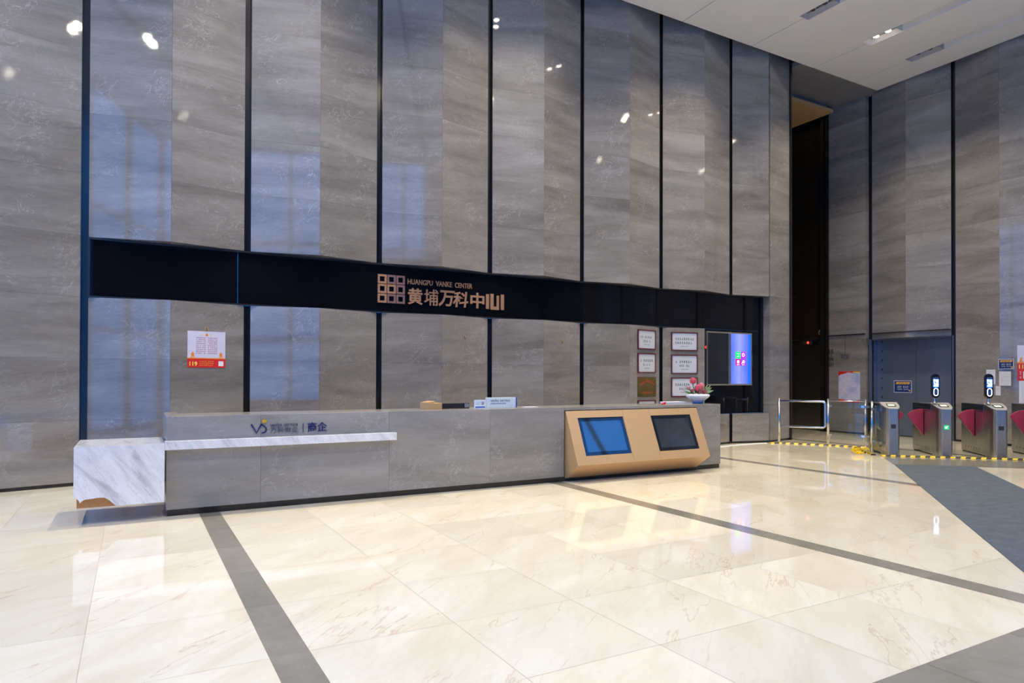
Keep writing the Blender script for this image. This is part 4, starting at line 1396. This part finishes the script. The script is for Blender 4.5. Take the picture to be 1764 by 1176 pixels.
# papers lying on the counter
mb = MB(); mb.box(7.93, 8.33, 8.60, 8.82, Z, Z + 0.030)
tag(mb.build('paper_stack', M['paper'], None, 0.002), 'flat stack of white paper lying on the counter beside the flower bowl', 'paper stack')
mb = MB(); mb.box(5.0, 5.22, 8.42, 8.56, Z, Z + 0.006)
tag(mb.build('paper_pad', M['paper'], None, 0.001), 'thin white paper pad on the counter right of the sign block', 'paper pad')
mb = MB()
mb.solid([(7.63, 8.44, Z), (7.66, 8.43, Z), (7.67, 8.46, Z), (7.64, 8.47, Z)], [(7.62, 8.44, Z + .012), (7.66, 8.43, Z + .014), (7.67, 8.46, Z + .016), (7.64, 8.47, Z + .010)])
mb.solid([(7.672, 8.44, Z), (7.70, 8.43, Z), (7.71, 8.46, Z), (7.68, 8.47, Z)], [(7.68, 8.44, Z + .03), (7.715, 8.43, Z + .044), (7.718, 8.46, Z + .04), (7.69, 8.47, Z + .034)])
mb.solid([(7.655, 8.445, Z + .008), (7.69, 8.445, Z + .02), (7.69, 8.46, Z + .02), (7.655, 8.46, Z + .008)], [(7.655, 8.445, Z + .016), (7.69, 8.445, Z + .03), (7.69, 8.46, Z + .03), (7.655, 8.46, Z + .016)])
tag(mb.build('ribbon_scrap', M['red_ribbon']), 'crumpled scrap of red ribbon on the counter near the flowers', 'ribbon')

# flower bowl
FX, FY = 8.517, 8.52
t = thing('flower_bowl', 'white and blue porcelain bowl of pink protea flowers on the desk corner', 'flower bowl', (FX, FY, Z))
mb = MB()
mb.lathe((FX, FY, Z), [(0.08, 0.0), (0.088, 0.004), (0.092, 0.02), (0.118, 0.055), (0.17, 0.095), (0.196, 0.118), (0.204, 0.136), (0.198, 0.152), (0.178, 0.162), (0.158, 0.164), (0.152, 0.152), (0.145, 0.12)], 40)
mb.build('bowl', M['bowl'], t)
rr = random.Random(5)
def protea(c, r, mat, nm):
    mb = MB()
    mb.ball(c, r * 0.86, (1, 1, 1.02), 16)
    C0 = Vector(c)
    for ring in range(6):
        n = [6, 9, 12, 12, 10, 7][ring]
        th = 0.25 + ring * 0.42
        for k in range(n):
            ph = 2 * math.pi * (k + 0.5 * (ring % 2)) / n
            d = Vector((math.sin(th) * math.cos(ph), math.sin(th) * math.sin(ph), math.cos(th)))
            up = (Vector((0, 0, 1)) - d * d.z).normalized()
            sd = d.cross(up)
            p0 = C0 + d * r * 0.80 - up * r * 0.12
            p1 = C0 + d * r * 1.02 + up * r * 0.10
            w_ = r * 0.26
            mb.face([p0 - sd * w_ * 0.6, p0 + sd * w_ * 0.6, p1 + sd * w_, p1 + up * r * 0.16, p1 - sd * w_])
    o = mb.build(nm, mat, t)
    return o
stm = []
for (dx, dz, dy, r, mat, nm) in ((-0.095, 0.385, 0.03, 0.082, 'petal', 'flower'), (-0.025, 0.262, -0.06, 0.086, 'petal', 'flower'), (0.105, 0.300, 0.03, 0.078, 'petal_pale', 'flower'),
                                 (-0.205, 0.268, 0.0, 0.040, 'petal_pale', 'flower_bud'), (-0.165, 0.222, -0.06, 0.040, 'bud', 'flower_bud'), (-0.01, 0.195, -0.10, 0.050, 'bud', 'flower_bud'),
                                 (0.085, 0.215, -0.08, 0.038, 'bud', 'flower_bud'), (0.15, 0.215, -0.04, 0.038, 'petal', 'flower_bud'), (0.20, 0.238, 0.0, 0.030, 'bud', 'flower_bud'), (0.11, 0.185, -0.1, 0.035, 'bud', 'flower_bud')):
    c = (FX + dx * 0.635, FY - dx * 0.36 + dy * 0.6, Z + dz)
    r *= 0.74
    protea(c, r, M[mat], nm)
    stm.append((c, r))
mb = MB()
for c, r in stm:
    mb.tube([(FX + (c[0] - FX) * 0.35, FY + (c[1] - FY) * 0.35, Z + 0.13), (FX + (c[0] - FX) * 0.8, FY + (c[1] - FY) * 0.8, Z + 0.13 + (c[2] - Z - 0.13) * 0.5), (c[0], c[1], c[2] - r * 0.7)], 0.005, 6)
mb.build('stems', M['leaf'], t)
def leaf(base, tip, wd, mat, nm='leaf'):
    mb = MB()
    # spread leaves across the view of the counter front, slightly turned
    b, e = [Vector((FX + (q[0] - FX) * 0.635 + (q[1] - FY) * 0.36, FY - (q[0] - FX) * 0.36 + (q[1] - FY) * 0.635, q[2])) for q in (base, tip)]
    wd *= 0.8
    d = (e - b)
    sd = d.cross(Vector((0.2, -1, 0.3))).normalized()
    up = sd.cross(d).normalized()
    N = 7
    prev = None
    for i in range(N):
        u0, u1 = i / N, (i + 1) / N
        def q(u):
            wv = wd * math.sin(math.pi * min(1, u * 0.92 + 0.06)) ** 0.8
            c = b + d * u + up * 0.04 * math.sin(math.pi * u) * d.length
            return c - sd * wv, c + up * wv * 0.25, c + sd * wv
        a, m_, z = q(u0)
        a2, m2, z2 = q(u1)
        mb.face([a, m_, m2, a2]); mb.face([m_, z, z2, m2])
    mb.build(nm, mat, t)
base = (FX, FY, Z + 0.14)
for k in range(9):
    u = rr.uniform(0, 1)
    leaf((FX - 0.10 + rr.uniform(-.05, .05), FY + rr.uniform(-.06, .04), Z + 0.15), (FX - 0.20 - rr.uniform(0.0, 0.15), FY + rr.uniform(-.10, .08), Z + 0.17 + rr.uniform(0.0, 0.18)), 0.013, M['leaf'])
for tip, wd in (((FX + 0.30, FY - 0.02, Z + 0.315), 0.030), ((FX + 0.335, FY + 0.02, Z + 0.275), 0.028), ((FX + 0.36, FY - 0.04, Z + 0.225), 0.028), ((FX + 0.25, FY + 0.06, Z + 0.33), 0.028), ((FX + 0.22, FY - 0.12, Z + 0.19), 0.026)):
    leaf((FX + 0.13, FY, Z + 0.17), tip, wd, M['leaf_pale'])
for k in range(10):
    an = rr.uniform(0, 6.28)
    leaf((FX + 0.12 * math.cos(an), FY + 0.1 * math.sin(an), Z + 0.145), (FX + 0.19 * math.cos(an), FY + 0.19 * math.sin(an), Z + 0.18 + rr.uniform(0, 0.10)), 0.022, M['leaf'])
for k in range(5):
    leaf((FX - 0.05, FY, Z + 0.17), (FX - 0.13 + k * 0.05, FY - 0.02, Z + 0.30 + rr.uniform(-.03, .05)), 0.018, M['leaf'])

# ================================================================== TURNSTILES
ROT = math.atan2(E_.y, E_.x)
U0 = Vector((13.06, 7.80, 0))
def unit_pos(k):
    q = U0 + E_ * 0.93 * k
    return q

def turnstile(k, label, mark):
    t = thing('turnstile', label, 'turnstile', unit_pos(k), 'flap barrier turnstiles', ROT, local=True)
    # local axes: x along the row, y into the gate, z up
    mb = MB()
    plan = [(-.080, 0), (.080, 0), (.118, .055), (.138, .14), (.14, .34), (-.14, .34), (-.138, .14), (-.118, .055)]
    def ztop(y):
        return 0.925 + 0.10 * min(1, y / 0.34)
    mb.solid([(x, y, 0.0) for x, y in plan], [(x, y, ztop(y)) for x, y in plan])
    mb.build('front_column', M['steel'], t, 0.004, local=True)
    mb = MB()
    LC = 1.25 if k == 0 else 1.50
    mb.box(-.128, .128, .342, LC, 0.03, 1.025)
    cab = mb.build('cabinet', M['steel'], t, 0.010, local=True)
    mb = MB()
    mb.box(-.11, .11, .35, LC - 0.02, 0, 0.03)
    mb.build('cabinet_foot', M['skirting'], t, local=True)
    for sx in (-1, 1):
        mb = MB()
        x0, x1 = sorted((sx * .1285, sx * .1325))
        mb.box(x0, x1, .44, LC - 0.02, .86, 1.015)
        mb.build('dark_cover', M['screen_pale'], cab, local=True)
        mb = MB()
        for i in range(4 if k == 0 else 6):
            for z in (0.13, 0.94):
                xx = sx * (.1287 if z < 0.5 else 0.1327)
                mb.tube([(xx, 0.62 + i * 0.13, z), (xx + sx * 0.004, 0.62 + i * 0.13, z)], 0.011, 8)
        mb.build('screw_row', M['lamp_body'], cab, local=True)
    mb = MB()
    lid = [(-.085, -.012), (.085, -.012), (.130, .07), (.158, .20), (.160, .36), (-.160, .36), (-.158, .20), (-.130, .07)]
    def zl(y):
        return 0.928 + 0.112 * (y + .012) / .372
    mb.solid([(x, y, zl(y)) for x, y in lid], [(x * .97, y + .003, zl(y) + 0.016) for x, y in lid])
    ld = mb.build('lid', M['steel_lid'], t, 0.003, local=True)
    sl = math.atan2(0.112, .372)
    fl = Fr((0, .16, zl(.16) + .0165), (1, 0, 0), (0, math.cos(sl), math.sin(sl)))
    mb = MB(); mb.frame(fl, -.075, .075, -.07, .07, .014, 0, .010); mb.build('window_rim', M['lamp_body'], ld, local=True)
    mb = MB(); mb.fbox(fl, -.0605, .0605, -.0555, .0555, 0, .004); mb.build('card_window', M['card_window'], ld, local=True)
    ff = Fr((0, -.0003, 0), (1, 0, 0), (0, 0, 1), (0, -1, 0))
    mb = MB(); mb.fbox(ff, -.048, .040, .545, .625, 0, .004)
    pn = mb.build('indicator_panel', M['led_green'] if mark == 'arrow' else M['lamp_body'], t, 0.006 if mark == 'arrow' else 0, local=True)
    if mark == 'arrow':
        mb = MB()
        mb.fpoly(ff, [(-.026, .567), (-.026, .597), (-.016, .597), (-.016, .586), (.012, .612), (.019, .604), (-.008, .578), (.004, .578), (.004, .567)], .0042, .005)
        mb.build('arrow', M['led_white'], pn, local=True)
    mb = MB(); mb.fbox(ff, -.066, .066, .02, .14, 0, .003); mb.build('kick_plate', M['steel'], t, 0.002, local=True)
    return t

def flap(t, side, yoff=0.86):
    """side -1: wing reaching towards -x"""
    mb = MB()
    pts = [(0.0, .36), (0.0, .905), (.07, .902), (.15, .885), (.235, .845), (.287, .800), (.292, .775), (.283, .748), (.25, .700), (.15, .565)]
    x0 = 0.1335
    th = 0.03
    lo = [(side * (x0 + a), yoff - th + (0.018 if a > .2 else 0), z) for a, z in pts]
    hi = [(side * (x0 + a), yoff + th - (0.018 if a > .2 else 0), z) for a, z in pts]
    mb.solid(lo, hi)
    return mb.build('flap', M['red_flap'], t, 0.008, local=True)

def face_reader(k, label):
    # stands on the lid of turnstile k
    b = unit_pos(k) + E_ * (-0.118) + W_ * 0.26
    t = thing('face_reader', label, 'face reader', (b.x, b.y, 1.0), 'face recognition readers on the turnstiles', ROT + 0.22, local=True)
    mb = MB()
    mb.lathe((0, 0, 0.041), [(0.045, 0), (0.045, 0.012), (0.022, 0.022), (0.017, 0.06), (0.017, 0.15)], 16)
    mb.build('pole', M['chrome'], t, local=True)
    f = Fr((0, -.03, 0.15), (1, 0, 0), (0, 0, 1), (0, -1, 0))
    w2, h = 0.078, 0.475
    cap = [(w2 * math.cos(a), w2 + w2 * math.sin(a)) for a in [math.pi + i * math.pi / 12 for i in range(13)]] + [(w2 * math.cos(a), h - w2 + w2 * math.sin(a)) for a in [i * math.pi / 12 for i in range(13)]]
    mb = MB(); mb.fpoly(f, cap, -.03, .008)
    body = mb.build('reader_body', M['screen_off'], t, 0.004, local=True)
    rim = [(x * 1.05, (y - h / 2) * 1.01 + h / 2) for x, y in cap]
    mb = MB(); mb.fpoly(f, rim, -.034, -.0305); mb.build('steel_rim', M['chrome'], t, local=True)
    mb = MB(); mb.fbox(f, -.058, .058, .205, .375, .0085, .010)
    scr = mb.build('reader_screen', M['reader_blue'], body, local=True)
    mb = MB()
    for a0, a1, b0, b1 in ((-.048, -.012, .325, .368), (.0, .046, .30, .362), (-.044, .044, .225, .255), (-.030, .02, .262, .285), (-.046, -.02, .29, .31), (.026, .048, .26, .29)):
        mb.fbox(f, a0, a1, b0, b1, .0102, .011)
    mb.build('screen_marks', M['led_white'], scr, local=True)
    mb = MB(); mb.fbox(f, -.052, .052, .385, .41, .0085, .010); mb.build('camera_window', M['bezel_silver'], body, local=True)
    mb = MB()
    rp = [(0.04 * math.cos(a), 0.085 + 0.04 * math.sin(a)) for a in [math.pi + i * math.pi / 10 for i in range(11)]] + [(0.04 * math.cos(a), 0.150 + 0.04 * math.sin(a)) for a in [i * math.pi / 10 for i in range(11)]]
    stroke(mb, f, rp + [rp[0]], 0.016, .0085, .011)
    mb.build('light_ring', M['ring_white'], body, local=True)
    mb = MB(); mb.fbox(f, -.018, .018, .075, .16, .0085, .0095); mb.build('sensor', M['blue_edge'], body, local=True)

u = []
u.append(turnstile(0, 'turnstile at the end of the row beside the glass barrier, without face reader', 'none'))
u.append(turnstile(1, 'turnstile with a green arrow light on its steel front', 'arrow'))
u.append(turnstile(2, 'turnstile with a face reader and no green arrow, nearer the photo edge', 'none'))
u.append(turnstile(3, 'turnstile cut by the photo edge, only its far cabinet and flap in view', 'none'))
flap(u[0], 1)
for k in (1, 2):
    flap(u[k], -1); flap(u[k], 1)
flap(u[3], -1)
face_reader(1, 'face reader with a lit blue screen on the turnstile with the green arrow')
face_reader(2, 'face reader with a lit blue screen in front of the taped paper sheets')

# ================================================================== RAILINGS
P1, P2 = Vector((13.31, 10.69, 0)), Vector((13.88, 9.81, 0))
P3, P4 = unit_pos(0) + W_ * 1.72 - E_ * 0.07, unit_pos(0) + W_ * 0.67 - E_ * 0.215
gate = thing('swing_gate', 'polished steel swing gate barring the way to the lift lobby', 'gate', P1)
mb = MB(); mb.tube([P1, P1 + Vector((0, 0, 1.05))], 0.026, 16); mb.lathe((P1.x, P1.y, 1.05), [(0.026, 0), (0.02, 0.012), (0.006, 0.018)], 16); mb.build('hinge_post', M['chrome'], gate)
d = (P2 - P1).normalized()
L = (P2 - P1).length - 0.05
def gp(a, z):
    return P1 + d * a + Vector((0, 0, z))
path = [gp(0.02, 1.0), gp(L - 0.07, 1.0)] + [gp(L - 0.07 + 0.06 * math.sin(a), 0.94 + 0.06 * math.cos(a)) for a in (0.4, 0.8, 1.2, 1.57)] + [gp(L - 0.01, 0.47)] + [gp(L - 0.07 + 0.06 * math.cos(a), 0.46 - 0.06 * math.sin(a)) for a in (0.3, 0.8, 1.2, 1.57)] + [gp(0.02, 0.40)]
mb = MB(); mb.tube(path, 0.027, 14); mb.build('gate_bar', M['chrome'], gate)

gl = thing('glass_barrier', 'glass barrier panels between steel posts beside the end turnstile', 'barrier', P2)
for q in (P2, P3, P4):
    mb = MB(); mb.tube([q, q + Vector((0, 0, 1.05))], 0.026, 16); mb.lathe((q.x, q.y, 1.05), [(0.026, 0), (0.02, 0.012), (0.006, 0.018)], 16); mb.build('post', M['chrome'], gl)
Q5 = unit_pos(0) + W_ * 0.10 - E_ * 0.19
for a, b in ((P2, P3), (P3, P4), (P4, Q5)):
    dd = (b - a).normalized()
    n = Vector((dd.y, -dd.x, 0))
    fg = Fr(a + dd * 0.05, dd, (0, 0, 1), n)
    ln = (b - a).length - 0.1
    mb = MB(); mb.fbox(fg, 0, ln, 0.14, 0.985, -.005, .005)
    pn = mb.build('glass_panel', M['glass'], gl)
    mb = MB()
    for aa in (0.0, ln):
        for z in (0.24, 0.90):
            s_ = 1 if aa == 0 else -1
            mb.fbox(fg, min(aa - s_ * 0.03, aa + s_ * 0.035), max(aa - s_ * 0.03, aa + s_ * 0.035), z - .025, z + .025, -.014, .014)
    mb.build('clamp', M['chrome'], pn)
    if a is P2:
        mb = MB()
        glyph_row(mb, fg, 0.10, 0.20, 0.76, 0.03, 2, 0.0055, rnd)
        glyph_row(mb, fg, 0.42, 0.68, 0.76, 0.03, 7, 0.0055, rnd)
        mb.build('small_print', M['black_ink'], pn)
        mb = MB(); mb.tube([P2 + Vector((0, 0, 1.02)), P3 + Vector((0, 0, 1.02))], 0.012, 10); mb.build('top_rail', M['chrome'], gl)

# ================================================================== TAPE AND SMALL THINGS ON THE FLOOR
def hazard(path, label, z0=0.0008, wd=0.09, dash=0.087, ht=0.028):
    t = thing('hazard_tape', label, 'floor tape', (path[0][0], path[0][1], z0), 'hazard tape strips on the floor')
    idx = 0
    y, k = MB(), MB()
    for a, b in zip(path[:-1], path[1:]):
        a, b = Vector((a[0], a[1], 0)), Vector((b[0], b[1], 0))
        dd = (b - a).normalized()
        fr = Fr(a + Vector((0, 0, z0)), dd, (-dd.y, dd.x, 0), (0, 0, 1))
        ln = (b - a).length
        n = max(2, round(ln / dash))
        sk = 0.03
        for i in range(n):
            s0, s1 = ln * i / n, ln * (i + 1) / n
            q0, q1 = (sk if i else 0), (sk if i < n - 1 else 0)
            m_ = y if idx % 2 == 0 else k
            m_.solid([fr.p(s0 - q0, -wd / 2, 0), fr.p(s1 - q1, -wd / 2, 0), fr.p(s1 + q1, wd / 2, 0), fr.p(s0 + q0, wd / 2, 0)],
                     [fr.p(s0 - q0 * .5, -wd / 4, ht), fr.p(s1 - q1 * .5, -wd / 4, ht), fr.p(s1 + q1 * .5, wd / 4, ht), fr.p(s0 + q0 * .5, wd / 4, ht)])
            idx += 1
    y.build('yellow_stripes', M['tape_yellow'], t)
    k.build('black_stripes', M['tape_black'], t)
    return t
hazard([(13.05, 10.72), (13.22, 10.62), (13.80, 9.74), (14.09, 9.02)], 'yellow and black tape line on the floor under the swing gate')
hazard([tuple(unit_pos(0) + W_ * 1.56 - E_ * 0.31)[:2], tuple(unit_pos(0) + W_ * 0.05 - E_ * 0.34)[:2]], 'short yellow and black tape running from the corner post to the end turnstile', dash=0.07)
hazard([tuple(unit_pos(0) - W_ * 0.09 - E_ * 0.24)[:2], tuple(unit_pos(0) - W_ * 0.09 + E_ * 4.0)[:2]], 'yellow and black tape line along the feet of the turnstiles', z0=0.0045)
# crumpled heap of tape
t = thing('tape_heap', 'crumpled heap of yellow tape lying on the marble by the turnstiles', 'tape heap', (12.80, 8.34, 0))
rr = random.Random(12)
for k in range(12):
    mb = MB()
    c = Vector((12.80 + rr.uniform(-.10, .10), 8.34 + rr.uniform(-.12, .12), 0.012))
    an = rr.uniform(0, 6.28)
    r0 = rr.uniform(0.05, 0.11)
    hgt = rr.uniform(0.03, 0.10)
    prev = None
    for i in range(13):
        a = an + i / 12 * rr.uniform(3.6, 4.6)
        p = Vector((c.x + r0 * math.cos(a), c.y + r0 * math.sin(a) * 0.8, max(0.004, 0.006 + hgt * math.sin(math.pi * i / 12))))
        up = Vector((rr.uniform(-.3, .3), rr.uniform(-.3, .3), 1)).normalized() * 0.034
        if prev:
            mb.face([prev[0], p, p + up, prev[0] + prev[1]])
        prev = (p, up)
    mb.build('tape_loop', M['tape_yellow'] if k != 4 else M['tape_black'], t)
# white cable cover along the foot of the wall
mb = MB()
pts = [(10.6, 10.30), (11.4, 10.72), (12.1, 10.83), (12.8, 10.82), (12.98, 10.79)]
for a, b in zip(pts[:-1], pts[1:]):
    a, b = Vector((*a, 0)), Vector((*b, 0))
    dd = (b - a).normalized()
    fr = Fr(a + Vector((0, 0, .0005)), dd, (-dd.y, dd.x, 0), (0, 0, 1))
    ln = (b - a).length
    mb.solid([fr.p(0, -.05, 0), fr.p(ln, -.05, 0), fr.p(ln, .05, 0), fr.p(0, .05, 0)], [fr.p(0, -.02, .014), fr.p(ln, -.02, .014), fr.p(ln, .02, .014), fr.p(0, .02, .014)])
tag(mb.build('cable_cover', M['white']), 'flat white cable cover lying along the foot of the stone wall', 'cable cover')

for o in bpy.data.objects:
    if '_o' in o:
        del o['_o']
